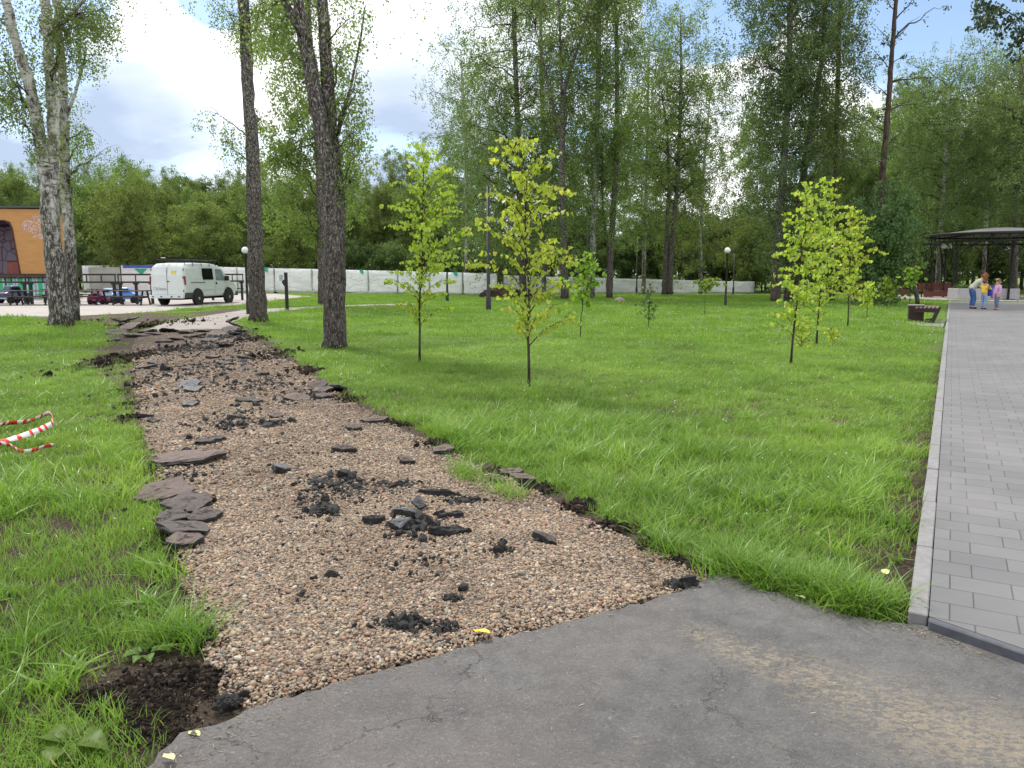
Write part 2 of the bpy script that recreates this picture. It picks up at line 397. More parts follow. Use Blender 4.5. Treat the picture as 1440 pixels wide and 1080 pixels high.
def gmat_asphalt(name, dark, light, sand, cracks=True, scale=1, sandline=None):
    m, nt, out = mat(name); tc = N(nt, 'ShaderNodeTexCoord').outputs['Object']
    fine = noise(nt, tc, 120*scale, 4, .7); mid = noise(nt, tc, 9, 6, .7, .3); big = noise(nt, tc, .9, 5, .6, .5)
    grain = N(nt, 'ShaderNodeTexVoronoi'); grain.inputs['Scale'].default_value = 190*scale; nt.links.new(tc, grain.inputs['Vector'])
    gc = N(nt, 'ShaderNodeSeparateColor'); nt.links.new(grain.outputs['Color'], gc.inputs[0])
    base = ramp(nt, mth(nt, 'MULTIPLY_ADD', mid, .55, mth(nt, 'MULTIPLY', big, .5)), [(.42, dark), (.62, light)])
    base = mixc(nt, ramp(nt, noise(nt, tc, .55, 4, .5, 1.0), [(.45, (0, 0, 0)), (.53, (.75, .75, .75))]), base, mixc(nt, .5, base, tuple(x*y for x, y in zip(light, (1.12, .98, .93)))))
    base = mixc(nt, mth(nt, 'MULTIPLY_ADD', fine, 1.2, -.3, clamp=True), mixc(nt, .45, base, (.02, .02, .02)), base)
    chip = ramp(nt, gc.outputs[0], [(.90, (0, 0, 0)), (.97, (1, 1, 1))])
    cd = ramp(nt, grain.outputs['Distance'], [(.3, (1, 1, 1)), (.5, (0, 0, 0))])
    base = mixc(nt, mth(nt, 'MULTIPLY', chip, mth(nt, 'MULTIPLY', cd, .55)), base, (.36, .34, .32))
    # sand washed over it in streaks
    s1 = noise(nt, mapping(nt, tc, (.55, 1.6, 1), (0, 0, R(25))), 1.0, 6, .7, .8); s2 = noise(nt, tc, 26, 5, .8, .6)
    k = mth(nt, 'MULTIPLY', ramp(nt, s1, [(.50, (0, 0, 0)), (.66, (1, 1, 1))]), ramp(nt, s2, [(.44, (0, 0, 0)), (.60, (1, 1, 1))]))
    if sandline:
        (ax, ay), (bx, by) = G(985, 905), G(1430, 1075)
        an = math.atan2(by-ay, bx-ax); mp = mapping(nt, tc, (1, 1, 1), (0, 0, -an), (-(ax*math.cos(-an)-ay*math.sin(-an)), -(ax*math.sin(-an)+ay*math.cos(-an)), 0))
        sp_ = N(nt, 'ShaderNodeSeparateXYZ'); nt.links.new(mp, sp_.inputs[0])
        d_ = mth(nt, 'DIVIDE', mth(nt, 'ABSOLUTE', sp_.outputs[1]), mth(nt, 'MULTIPLY_ADD', mth(nt, 'MAXIMUM', sp_.outputs[0], 0.0), .22, .13))
        d_ = mth(nt, 'SUBTRACT', 1.15, d_, clamp=True); d_ = mth(nt, 'MULTIPLY', d_, mth(nt, 'MULTIPLY_ADD', sp_.outputs[0], 6.0, 1.0, clamp=True))
        s3 = noise(nt, mapping(nt, tc, (24, 46, 1), (0, 0, -an)), 1.0, 6, .75, .8)
        k = mth(nt, 'MULTIPLY', d_, ramp(nt, mth(nt, 'ADD', s3, mth(nt, 'MULTIPLY', s1, .25)), [(.62, (.12, .12, .12)), (.66, (1, 1, 1))]))
    base = mixc(nt, mth(nt, 'MULTIPLY', k, .65), base, sand)
    pit = noise(nt, tc, 38, 6, .85, .6); base = mixc(nt, ramp(nt, pit, [(.60, (0, 0, 0)), (.66, (.55, .55, .55))]), base, tuple(min(.5, q*1.75) for q in light)); base = mixc(nt, ramp(nt, pit, [(.33, (.8, .8, .8)), (.39, (0, 0, 0))]), base, (.03, .028, .028))
    h = mth(nt, 'ADD', mth(nt, 'MULTIPLY', mid, .6), mth(nt, 'MULTIPLY', fine, .35))
    if cracks:
        ve = N(nt, 'ShaderNodeTexVoronoi', feature='DISTANCE_TO_EDGE'); ve.inputs['Scale'].default_value = .62
        wv = N(nt, 'ShaderNodeVectorMath', operation='MULTIPLY_ADD'); nn = N(nt, 'ShaderNodeTexNoise'); nn.inputs['Scale'].default_value = 2.6; nn.inputs['Detail'].default_value = 7; nn.inputs['Roughness'].default_value = .7; nt.links.new(tc, nn.inputs['Vector'])
        nt.links.new(nn.outputs['Color'], wv.inputs[0]); wv.inputs[1].default_value = (.75, .75, .75); nt.links.new(tc, wv.inputs[2]); nt.links.new(wv.outputs[0], ve.inputs['Vector'])
        cr = ramp(nt, ve.outputs['Distance'], [(.0, (1, 1, 1)), (.0022, (.7, .7, .7)), (.0042, (0, 0, 0))])
        cr = mth(nt, 'MULTIPLY', cr, ramp(nt, noise(nt, tc, .8, 3), [(.42, (0, 0, 0)), (.58, (1, 1, 1))]))
        base = mixc(nt, mth(nt, 'MULTIPLY', cr, .9), base, (.012, .01, .01)); h = mth(nt, 'SUBTRACT', h, cr)
    finish(nt, out, base, .82, mth(nt, 'ADD', h, mth(nt, 'MULTIPLY', noise(nt, tc, 55, 5, .85, .5), .8)), .95, .016, .35); return m
M['asphalt'] = gmat_asphalt('asphalt', (.13, .13, .134), (.225, .217, .214), (.34, .28, .20), sandline=((1.05, 3.1), (2.05, 2.2)))
M['asphalt_far'] = gmat_asphalt('asphalt_far', (.30, .27, .25), (.40, .37, .345), (.42, .37, .31), False, .5)
M['square_paving'] = gmat_asphalt('square_paving', (.40, .37, .35), (.50, .47, .45), (.5, .46, .42), False, .4)
def gmat_pavers():
    m, nt, out = mat('pavers'); tc = N(nt, 'ShaderNodeTexCoord').outputs['Object']
    b = N(nt, 'ShaderNodeTexBrick'); b.offset = .37; b.squash = 1
    for k, v in (('Scale', 1.0), ('Mortar Size', .0035), ('Mortar Smooth', .3), ('Bias', 0), ('Brick Width', .262), ('Row Height', .20)): b.inputs[k].default_value = v
    b.inputs['Color1'].default_value = (.122, .124, .132, 1); b.inputs['Color2'].default_value = (.165, .166, .174, 1); b.inputs['Mortar'].default_value = (.022, .02, .018, 1)
    nt.links.new(mapping(nt, tc, (1, 1, 1), (0, 0, R(90))), b.inputs['Vector'])
    n = noise(nt, tc, 160, 4, .7); g = noise(nt, tc, .7, 5, .6, .4)
    c = mixc(nt, mth(nt, 'MULTIPLY_ADD', n, .8, -.2, clamp=True), mixc(nt, .35, b.outputs[0], (.08, .08, .08)), b.outputs[0])
    c = mixc(nt, ramp(nt, g, [(.42, (0, 0, 0)), (.7, (.55, .55, .55))]), c, mixc(nt, .5, c, (.26, .24, .245)))
    bw = mth(nt, 'MULTIPLY_ADD', b.outputs['Fac'], -1.0, mth(nt, 'MULTIPLY', n, .18))
    finish(nt, out, c, .68, bw, .6, .006, .5); return m
M['pavers'] = gmat_pavers()
M['kerb'] = simple('kerb', (.20, .196, .20), .75, .16, 18, spec=.45, bump=.2)
M['kerb_dark'] = simple('kerb_dark', (.075, .08, .095), .75, .2, 18, bump=.3)

# --- structure sheets
gnd = link('ground', np_mesh('ground', [(-900, -60, 0), (900, -60, 0), (900, 1500, 0), (-900, 1500, 0)], np.array([[0, 1, 2, 3]]), [M['lawn']]), kind='structure')
for s_ in SOILS: sheet('soil', jag(s_, .15, .03, 11), .004, M['soil'])
sheet('footpath', jag(FOOT, .2, .03, 4), .016, M['asphalt_far'])
sheet('footpath', CROSS, .012, M['asphalt_far'])
sheet('town_square', SQUARE, .012, M['square_paving'])
sheet('asphalt_road', ASPH_J, .034, M['asphalt'], skirt=.034)
# gravel bed: relief grid clipped to the torn-up strip
def zgrav(x, y):
    return .012+.016*fbm(x, y, .35, 1)+.010*fbm(x, y, 1.6, 2, 3)
gx, gy = [np.array(q) for q in zip(*GRAV)]
xs = np.arange(gx.min()-.1, gx.max()+.1, .05); ys = np.arange(gy.min()-.1, gy.max()+.1, .05)
XX, YY = np.meshgrid(xs, ys); dd = segdist(XX, YY, GRAV)
ZZ = zgrav(XX, YY)+.008; ZZ = np.maximum(.006, np.where(inpoly(XX, YY, GRAV), ZZ, .006)*np.clip(dd/.15, .15, 1)+0.004)
ins = inpoly(XX+.025, YY+.025, GRAV_J)[:-1, :-1]
idx = np.arange(XX.size).reshape(XX.shape)
Fq = np.stack([idx[:-1, :-1][ins], idx[:-1, 1:][ins], idx[1:, 1:][ins], idx[1:, :-1][ins]], 1)
used, inv = np.unique(Fq, return_inverse=True)
Vq = np.stack([XX.ravel(), YY.ravel(), ZZ.ravel()], 1)[used]
link('gravel_bed', np_mesh('gravel_bed', Vq, inv.reshape(Fq.shape), [M['gravel']], True), kind='structure')

# paved path and its kerbs: local x along, y across to the left (so right side negative)
def path_obj(name, mb, m, **kw):
    o = mb.build(name, m, **kw); o.location = (K0.x, K0.y, 0); o.rotation_euler = (0, 0, PATH_ANG); return o
fa, fb = Vector(G(1301, 871, PATH_H)), Vector(G(1440, 919, PATH_H)); la = ((fa-K0).dot(U), (fa-K0).dot(VV)); lb = ((fb-K0).dot(U), (fb-K0).dot(VV)); SK = (lb[0]-la[0])/(lb[1]-la[1])
def fu(v): return la[0]+SK*(v-la[1])
mb = MB(); mb.prism([(fu(.085)+.05, -.085), (fu(PW-.085)+.05, -PW+.085), (PL, -PW+.085), (PL, -.085)], 0, PATH_H); path_obj('paved_path', mb, M['pavers'], kind='structure')
r_ = random.Random(5)
mb = MB()
for k in range(int(PL)+1):
    mb.box((k+.5, -.041, PATH_H/2+.001+r_.uniform(-.002, .003)), (.986, .080, PATH_H+.002), Matrix.Rotation(r_.gauss(0, .002), 3, 'Z'))
    mb.box((k+.5, -PW+.055, PATH_H/2+.001+r_.uniform(-.002, .003)), (.994, .104, PATH_H+.002))
path_obj('kerb', mb, M['kerb'], kind='structure').modifiers.new('b', 'BEVEL').width = .006
mb = MB(); mb.prism([(fu(.083), -.083), (fu(PW-.085), -PW+.085), (fu(PW-.085)+.048, -PW+.085), (fu(.083)+.048, -.083)], 0, PATH_H+.001); path_obj('kerb', mb, [M['kerb_dark']], kind='structure').modifiers.new('b', 'BEVEL').width = .006
mb = MB(); mb.prism(PLAZA, 0, .06); mb.build('plaza_paving', M['square_paving'], kind='structure')

# ================================================================ SCATTER
def variants(name, meshes):
    c = bpy.data.collections.new(name)
    for i, me in enumerate(meshes):
        o = bpy.data.objects.new('%s_%02d' % (name, i), me); c.objects.link(o)
    return c
def scatter(name, P_, rot, scl, idx, coll, **kw):
    P_ = np.asarray(P_, np.float32); n = len(P_)
    me = bpy.data.meshes.new(name); me.vertices.add(n); me.vertices.foreach_set('co', P_.ravel())
    a = me.attributes.new('rot', 'FLOAT_VECTOR', 'POINT'); a.data.foreach_set('vector', np.asarray(rot, np.float32).ravel())
    a = me.attributes.new('scl', 'FLOAT_VECTOR', 'POINT'); s3 = np.asarray(scl, np.float32)
    if s3.ndim == 1: s3 = np.stack([s3]*3, 1)
    a.data.foreach_set('vector', s3.ravel())
    a = me.attributes.new('idx', 'INT', 'POINT'); a.data.foreach_set('value', np.asarray(idx, np.int32))
    o = link(name, me, kind='stuff', **kw)
    ng = bpy.data.node_groups.new(name, 'GeometryNodeTree')
    ng.interface.new_socket('Geometry', in_out='INPUT', socket_type='NodeSocketGeometry'); ng.interface.new_socket('Geometry', in_out='OUTPUT', socket_type='NodeSocketGeometry')
    gi = ng.nodes.new('NodeGroupInput'); go = ng.nodes.new('NodeGroupOutput')
    ip = ng.nodes.new('GeometryNodeInstanceOnPoints'); ci = ng.nodes.new('GeometryNodeCollectionInfo')
    ci.inputs['Collection'].default_value = coll; ci.inputs['Separate Children'].default_value = True; ci.inputs['Reset Children'].default_value = True
    def na(nm, t):
        q = ng.nodes.new('GeometryNodeInputNamedAttribute'); q.data_type = t; q.inputs['Name'].default_value = nm; return q.outputs['Attribute']
    er = ng.nodes.new('FunctionNodeEulerToRotation'); L = ng.links.new
    L(gi.outputs[0], ip.inputs['Points']); L(ci.outputs[0], ip.inputs['Instance']); ip.inputs['Pick Instance'].default_value = True
    L(na('idx', 'INT'), ip.inputs['Instance Index']); L(na('rot', 'FLOAT_VECTOR'), er.inputs[0]); L(er.outputs[0], ip.inputs['Rotation']); L(na('scl', 'FLOAT_VECTOR'), ip.inputs['Scale'])
    L(ip.outputs[0], go.inputs[0])
    md = o.modifiers.new('scatter', 'NODES'); md.node_group = ng
    return o

def grassmat(name, hue):
    m, nt, out = mat(name); oi = N(nt, 'ShaderNodeObjectInfo'); at_ = N(nt, 'ShaderNodeAttribute', attribute_name='v').outputs['Fac']
    patch = noise(nt, oi.outputs['Location'], .45, 4, .6); tc = N(nt, 'ShaderNodeTexCoord').outputs['Object']
    f = mth(nt, 'ADD', mth(nt, 'MULTIPLY', oi.outputs['Random'], .28), mth(nt, 'ADD', mth(nt, 'MULTIPLY_ADD', patch, 1.5, -.62), mth(nt, 'MULTIPLY', at_, .42)), clamp=True)
    c = ramp(nt, f, [(0, hue[0]), (.5, hue[1]), (1, hue[2])])
    dry = ramp(nt, at_, [(.965, (0, 0, 0)), (.975, (1, 1, 1))]); c = mixc(nt, dry, c, (.38, .36, .16))
    p = N(nt, 'ShaderNodeBsdfPrincipled'); nt.links.new(c, p.inputs['Base Color']); p.inputs['Roughness'].default_value = .38; p.inputs['Specular IOR Level'].default_value = .35
    t = N(nt, 'ShaderNodeBsdfTranslucent'); nt.links.new(mixc(nt, 1.0, c, (1.1, 1.15, .6), 'MULTIPLY'), t.inputs[0])
    mx = N(nt, 'ShaderNodeMixShader'); mx.inputs[0].default_value = .42
    nt.links.new(p.outputs[0], mx.inputs[1]); nt.links.new(t.outputs[0], mx.inputs[2]); nt.links.new(mx.outputs[0], out.inputs[0]); return m
M['grass'] = grassmat('grass', ((.095, .18, .028), (.19, .335, .052), (.36, .50, .10)))
def clump(seed, n, rad, h, wd, lean=.5, seg=3):
    r = np.random.default_rng(seed); V = []; F = []; A = []
    for i in range(n):
        a = r.uniform(0, 6.283); d = rad*math.sqrt(r.uniform()); bx, by = d*math.cos(a), d*math.sin(a)
        hh = h*r.uniform(.45, 1.15); az = r.uniform(0, 6.283); ln = lean*hh*r.uniform(.2, 1.4); w_ = wd*r.uniform(.6, 1.3); fz = az+1.5708+r.uniform(-.6, .6)
        b = len(V)
        for s in range(seg+1):
            t = s/seg; x = bx+math.cos(az)*ln*t**1.8; y = by+math.sin(az)*ln*t**1.8; z = hh*(t-.18*t*t*ln/hh)-.01
            ww = w_*(1-t**1.6)*.5+.0004; V += [(x-math.cos(fz)*ww, y-math.sin(fz)*ww, z), (x+math.cos(fz)*ww, y+math.sin(fz)*ww, z)]
        v = r.uniform()
        for s in range(seg): F.append((b+2*s, b+2*s+1, b+2*s+3, b+2*s+2)); A.append(v)
    return np_mesh('grass_clump', np.array(V), np.array(F), [M['grass']], False, np.array(A))
NEARV = [clump(i, 52, .13, .080, .0042, .75) for i in range(5)]+[clump(20+i, 40, .09, .185, .0062, 1.1, 4) for i in range(3)]
FARV = [clump(40+i, 90, .36, .085, .012, .5, 2) for i in range(4)]
NEARV += [clump(60, 11, .05, .10, .020, 1.5, 4), clump(61, 16, .08, .07, .013, 1.6, 4)]
CN = variants('grass_near', NEARV); CF = variants('grass_far', FARV)
def lawn_pts(n, d0, d1, az=52):
    u = rng.uniform(size=n); d = np.sqrt(d0*d0+u*(d1*d1-d0*d0)); a = np.radians(rng.uniform(-az, az, n)); return d*np.sin(a), d*np.cos(a)
def keep_lawn(x, y, soilprob=.12, thin=True, far_m=None):
    k = np.ones(x.shape, bool)
    for p_ in NOGRASS: k &= ~inpoly(x, y, p_)
    dg = segdist(x, y, GRAV); k &= ~(inpoly(x, y, GRAV)) & ~((dg < .05))
    k &= ~inpoly(x, y, FOOT) & ~inpoly(x, y, CROSS)
    so_ = np.zeros(x.shape, bool)
    for s_ in SOILS: so_ |= inpoly(x, y, s_)
    k &= ~so_ | (rng.uniform(size=x.shape) < soilprob)
    k &= ~(inpoly(x, y, SOILS[0]) & (rng.uniform(size=x.shape) < .82)) & ~inpoly(x, y, HOLE)
    k &= segdist(x, y, PATH) > (.07 if far_m is None else far_m)
    if thin:   # worn patches left of the strip and along the kerb
        q = fbm(x, y, .9, 9); lw = (x < -1.2) & (y < 7) & (q > .12); k &= ~lw | (rng.uniform(size=x.shape) < .28)
        rw = (segdist(x, y, PATH) < .30) & (y < 7.5); k &= ~rw | (rng.uniform(size=x.shape) < .3)
    return k
def do_grass(name, n, d0, d1, far, smin, smax, tallp, label):
    x, y = lawn_pts(n, d0, d1); k = keep_lawn(x, y, far_m=(.42 if far else None)); x, y = x[k], y[k]; m = len(x)
    dr = fbm(x, y, .25, 4); sc = (smin+(smax-smin)*rng.uniform(size=m))*(1+.25*dr)
    if far: idx = rng.integers(0, 4, m)
    else:
        right = (x > .3)&(y < 12); tp = tallp*np.where(right, 1.9, 1)*np.clip(1+2.2*dr, .1, 3)
        idx = np.where(rng.uniform(size=m) < tp, rng.integers(5, 8, m), rng.integers(0, 5, m)); idx = np.where(rng.uniform(size=m) < (.07 if d0 < 5 else .02), rng.integers(8, 10, m), idx)
    rot = np.stack([rng.normal(0, .12, m), rng.normal(0, .12, m), rng.uniform(0, 6.28, m)], 1)
    sc = np.stack([sc, sc, sc*(1 if d0 < 5 else .8)], 1)
    return scatter(name, np.stack([x, y, np.zeros(m)], 1), rot, sc, idx, CF if far else CN, label=label, cat='grass')
do_grass('grass', 11000, 1.6, 8.5, False, .75, 1.2, .075, 'lush bright green grass in the foreground on both sides of the gravel strip')
do_grass('grass', 21000, 8.5, 18, False, .95, 1.35, .015, 'short bright green lawn grass around the near lime saplings')
do_grass('grass', 22000, 18, 62, True, .9, 1.4, 0, 'far lawn grass reaching to the white fence')

# --- pebbles
def pebmat():
    m, nt, out = mat('pebble'); oi = N(nt, 'ShaderNodeObjectInfo'); tc = N(nt, 'ShaderNodeTexCoord').outputs['Object']
    c = ramp(nt, oi.outputs['Random'], [(0, (.06, .05, .048)), (.1, (.15, .15, .14)), (.2, (.20, .145, .105)), (.34, (.28, .205, .145)), (.5, (.34, .26, .185)), (.64, (.24, .17, .125)), (.74, (.22, .215, .18)), (.82, (.40, .34, .27)), (.92, (.30, .18, .13)), (.97, (.50, .46, .40))], 'CONSTANT')
    n = noise(nt, tc, 1.5, 3); pa = noise(nt, oi.outputs['Location'], .8, 5, .65); c = mixc(nt, 1.0, c, ramp(nt, pa, [(.35, (.78, .72, .66)), (.5, (1.16, 1.13, 1.06)), (.7, (1.4, 1.34, 1.24))]), 'MULTIPLY')
    finish(nt, out, mixc(nt, mth(nt, 'MULTIPLY', n, .5), c, (.14, .10, .08)), .75, n, .2, .3, .35); return m
M['pebble'] = pebmat()
def pebble(seed, ang=False, m=None):
    r = np.random.default_rng(seed); bm = bmesh.new(); bmesh.ops.create_icosphere(bm, subdivisions=1 if ang else 2, radius=1.0)
    ax = (r.uniform(.8, 1.25), r.uniform(.65, 1.0), r.uniform(.45, .75))
    ph = r.uniform(0, 6, 6)
    for v in bm.verts:
        p = v.co; k = 1+.12*math.sin(2.1*p.x+ph[0])*math.cos(1.9*p.y+ph[1])+.08*math.sin(3.3*p.z+ph[2])
        if ang: k *= r.uniform(.6, 1.2)
        v.co = Vector((p.x*ax[0]*k, p.y*ax[1]*k, p.z*ax[2]*k))
    me = bpy.data.meshes.new('pebble'); bm.to_mesh(me); bm.free(); me.materials.append(m or M['pebble'])
    if not ang: me.polygons.foreach_set('use_smooth', np.ones(len(me.polygons), bool))
    return me
CP = variants('pebbles', [pebble(i) for i in range(6)])
def bbox_pts(n, y0, y1, poly):
    gx = [q[0] for q in poly]; x = rng.uniform(min(gx), max(gx), n*3); y = rng.uniform(y0, y1, n*3); k = inpoly(x, y, poly); return x[k], y[k]
def pebbles(y0, y1, dens, size, label):
    x0, x1 = gx.min(), gx.max(); n = int((x1-x0)*(y1-y0)*dens); x = rng.uniform(x0, x1, n); y = rng.uniform(y0, y1, n)
    dens_k = fbm(x, y, .5, 6)*.5+fbm(x, y, 2.0, 8)*.35
    k = inpoly(x, y, GRAV_J); edge = segdist(x, y, GRAV); thin = np.clip(.97-.085*np.maximum(0, y-6.5)**1.0-.75*np.clip((dens_k-.05)*3, 0, 1)*np.clip((y-4)/5, .15, 1), .04, 1)*np.clip(.5+edge/.25, 0, 1)
    k &= rng.uniform(size=n) < thin; x, y = x[k], y[k]; m = len(x)
    s = size*rng.lognormal(-.03, .34, m)*.5; z = zgrav(x, y)+.010+rng.uniform(-.1, .9, m)*s*.7
    rot = np.stack([rng.normal(0, .35, m), rng.normal(0, .35, m), rng.uniform(0, 6.28, m)], 1)
    return scatter('gravel', np.stack([x, y, z], 1), rot, s, rng.integers(0, 6, m), CP, label=label, cat='gravel')
pebbles(2.2, 5.2, 12500, .0126, 'beige rounded pebbles covering the near end of the torn up path')
pebbles(5.2, 10, 6200, .0158, 'beige pebbles in the middle of the torn up path')
pebbles(10, 21, 1900, .024, 'pebbles mixed with dirt at the far end of the torn up path')
# --- black asphalt crumbs and soil crumbs
def blackmat():
    m, nt, out = mat('fresh_asphalt'); tc = N(nt, 'ShaderNodeTexCoord').outputs['Object']; n = noise(nt, tc, 40, 5, .8)
    finish(nt, out, ramp(nt, n, [(.35, (.008, .008, .009)), (.62, (.035, .034, .036)), (.75, (.14, .13, .13))]), .6, n, .9, .02, .5); return m
M['fresh_asphalt'] = blackmat()
def clodmat():
    m, nt, out = mat('clod_mix'); oi = N(nt, 'ShaderNodeObjectInfo'); tc = N(nt, 'ShaderNodeTexCoord').outputs['Object']; n = noise(nt, tc, 3.5, 6, .8)
    c = ramp(nt, oi.outputs['Random'], [(0, (.02, .014, .011)), (.2, (.05, .032, .023)), (.45, (.09, .058, .041)), (.66, (.15, .10, .072)), (.84, (.24, .17, .12)), (.95, (.32, .24, .18))], 'CONSTANT')
    finish(nt, out, mixc(nt, mth(nt, 'MULTIPLY_ADD', n, 1.4, -.4, clamp=True), mixc(nt, .35, c, (.01, .008, .006)), c), .95, n, 1.0, .5); return m
M['clod_mix'] = clodmat()
CB = variants('crumbs', [pebble(50+i, True, M['fresh_asphalt']) for i in range(5)]); CS = variants('clods', [pebble(70+i, True, M['clod_mix']) for i in range(5)])
def heap(cl, coll, name, label, cat, zf=zgrav, lift=.3):
    X = []; S = []
    for (px, py, w_, h_, n, s0, s1) in cl:
        if coll is CS and py > 560: n = int(n*2.2); s0 *= .45; s1 *= .75
        x_, y_ = G(px, py); wx = w_/FPX*y_; hy = h_*(y_*y_)/(FPX*CAMH)
        x = x_+rng.normal(0, wx*.42, n); y = y_+rng.normal(0, hy*.42, n); s = rng.uniform(s0, s1, n)**1.0*rng.lognormal(-.2, .4, n)*.5
        X.append(np.stack([x, y, (zf(x, y) if zf else 0*x)+.012+s*lift*rng.uniform(.2, 1.6, n)], 1)); S.append(s)
    X = np.concatenate(X); S = np.concatenate(S)*(.8 if coll is CS else 1); m = len(X)
    return scatter(name, X, rng.uniform(0, 6.28, (m, 3)), S, rng.integers(0, 5, m), coll, label=label, cat=cat)
heap([(465, 690, 60, 26, 260, .02, .06), (450, 722, 30, 14, 90, .02, .07), (590, 745, 60, 22, 160, .02, .07), (570, 885, 48, 12, 300, .015, .045), (625, 893, 26, 18, 120, .012, .035), (636, 852, 14, 5, 60, .02, .04),
      (600, 800, 70, 40, 120, .012, .035), (705, 780, 20, 10, 60, .02, .045), (655, 712, 40, 5, 90, .03, .06), (560, 690, 40, 6, 60, .02, .05), (330, 605, 28, 8, 60, .03, .08), (385, 600, 24, 6, 60, .03, .08), (350, 580, 60, 16, 60, .03, .07),
      (290, 905, 12, 12, 70, .015, .04), (322, 998, 22, 12, 130, .015, .04), (425, 830, 30, 30, 20, .015, .03), (300, 520, 90, 24, 420, .03, .08), (360, 545, 70, 20, 260, .03, .07), (270, 492, 60, 12, 420, .03, .09), (310, 476, 60, 6, 260, .04, .10), (430, 560, 50, 16, 160, .03, .06), (320, 600, 90, 24, 260, .02, .05), (400, 640, 140, 50, 260, .012, .035), (250, 680, 40, 30, 160, .02, .05), (500, 700, 90, 30, 260, .012, .04),
      (960, 830, 30, 6, 110, .02, .05), (500, 770, 200, 90, 220, .010, .03), (240, 560, 40, 30, 60, .03, .08), (980, 803, 20, 8, 60, .02, .05)], CB, 'asphalt_rubble', 'black crumbs of broken asphalt strewn over the beige gravel', 'rubble')
heap([(860, 745, 40, 10, 160, .03, .07), (815, 715, 26, 8, 160, .03, .08), (755, 690, 30, 8, 160, .03, .08), (920, 772, 34, 9, 200, .03, .08), (965, 795, 22, 9, 160, .02, .06), (690, 668, 30, 6, 90, .03, .07), (620, 625, 34, 6, 110, .04, .08), (560, 597, 40, 6, 110, .04, .08),
      (490, 562, 40, 8, 110, .04, .09), (430, 522, 40, 8, 140, .05, .11), (385, 500, 36, 10, 200, .05, .13), (350, 480, 24, 8, 140, .05, .13), (160, 508, 44, 18, 900, .04, .12), (280, 500, 90, 24, 700, .03, .07), (250, 560, 70, 40, 500, .02, .05), (240, 650, 30, 40, 300, .02, .05), (350, 500, 80, 20, 400, .03, .06), (250, 740, 20, 40, 260, .02, .05), (205, 500, 24, 22, 260, .05, .13), (190, 545, 18, 22, 160, .05, .10), (180, 590, 14, 14, 110, .04, .09), (175, 570, 24, 10, 60, .03, .07),
      (150, 985, 50, 26, 900, .012, .035), (235, 955, 56, 18, 700, .012, .045), (225, 990, 70, 30, 900, .008, .025), (215, 1030, 70, 30, 700, .008, .03), (300, 960, 30, 30, 300, .008, .03), (225, 455, 70, 8, 300, .06, .12), (120, 452, 70, 5, 120, .05, .1), (250, 790, 12, 40, 110, .02, .05), (270, 880, 8, 40, 90, .015, .04),
      (1262, 850, 8, 24, 120, .01, .03), (1280, 760, 6, 40, 90, .01, .03)], CS, 'soil_clods', 'dark brown clods of torn soil along the edges of the torn up path', 'soil', None)
# --- straw and chips lying about on the asphalt and the bare soil
def straw(seed):
    r = np.random.default_rng(seed); L = 1.0; w_ = .05; y = r.uniform(-.1, .1)
    return np_mesh('straw', [(-.5, -w_, 0), (0, y-w_, .03), (.5, -w_, .01), (.5, w_, .01), (0, y+w_, .03), (-.5, w_, 0)], [(0, 1, 4, 5), (1, 2, 3, 4)], [M['straw']])
def strawmat():
    m, nt, out = mat('straw'); oi = N(nt, 'ShaderNodeObjectInfo')
    finish(nt, out, ramp(nt, oi.outputs['Random'], [(0, (.04, .03, .02)), (.35, (.12, .09, .055)), (.7, (.25, .20, .13)), (.93, (.42, .37, .26))], 'CONSTANT'), .8); return m
M['straw'] = strawmat(); CST = variants('straws', [straw(i) for i in range(3)])
X = []
for (pa, pb, wd_, n) in (((1010, 812), (1275, 890), .07, 900), ((1278, 880), (1290, 700), .06, 500), ((352, 1010), (215, 1085), .10, 200), ((1275, 892), (1440, 940), .05, 500), ((350, 1006), (1000, 824), .04, 500), ((100, 980), (300, 960), .25, 700)):
    a = np.array(G(*pa)); b_ = np.array(G(*pb)); t = rng.uniform(size=(n, 1)); q = a+(b_-a)*t+rng.normal(0, wd_, (n, 2)); X.append(q)
q = np.stack([rng.uniform(-1.6, 4, 1500), rng.uniform(1.6, 4.2, 1500)], 1); q = q[:550]; X.append(q[inpoly(q[:, 0], q[:, 1], ASPH)])
X = np.concatenate(X); X = X[~inpoly(X[:, 0], X[:, 1], PATH)]; m_ = len(X); onas = inpoly(X[:, 0], X[:, 1], ASPH)
scatter('debris', np.concatenate([X, np.where(onas, .0365, .012)[:, None]], 1), np.stack([rng.normal(0, .1, m_), rng.normal(0, .1, m_), rng.uniform(0, 6.28, m_)], 1), rng.uniform(.006, .026, m_), rng.integers(0, 3, m_), CST, label='dry straw bits and chips strewn on the asphalt and along its edges', cat='debris')

# --- small white flower heads in the lawn
def flower(seed):
    bm = bmesh.new(); bmesh.ops.create_icosphere(bm, subdivisions=1, radius=1.0); me = bpy.data.meshes.new('flower'); bm.to_mesh(me); bm.free(); me.materials.append(M['petal_white']); return me
M['petal_white'] = simple('petal_white', (.62, .64, .56), .6, .1, 3, bump=0)
CFL = variants('flowers', [flower(0)])
fx, fy = lawn_pts(5200, 3, 45); k = keep_lawn(fx, fy); k &= fbm(fx, fy, .3, 15) > -.05; fx, fy = fx[k], fy[k]; m_ = len(fx)
scatter('flowers', np.stack([fx, fy, rng.uniform(.06, .13, m_)], 1), rng.uniform(0, 6.28, (m_, 3)), np.clip(.0045+.00032*fy, 0, .013)*rng.uniform(.6, 1.2, m_), np.zeros(m_, int), CFL, label='tiny white flower heads dotted over the lawn', cat='flowers')

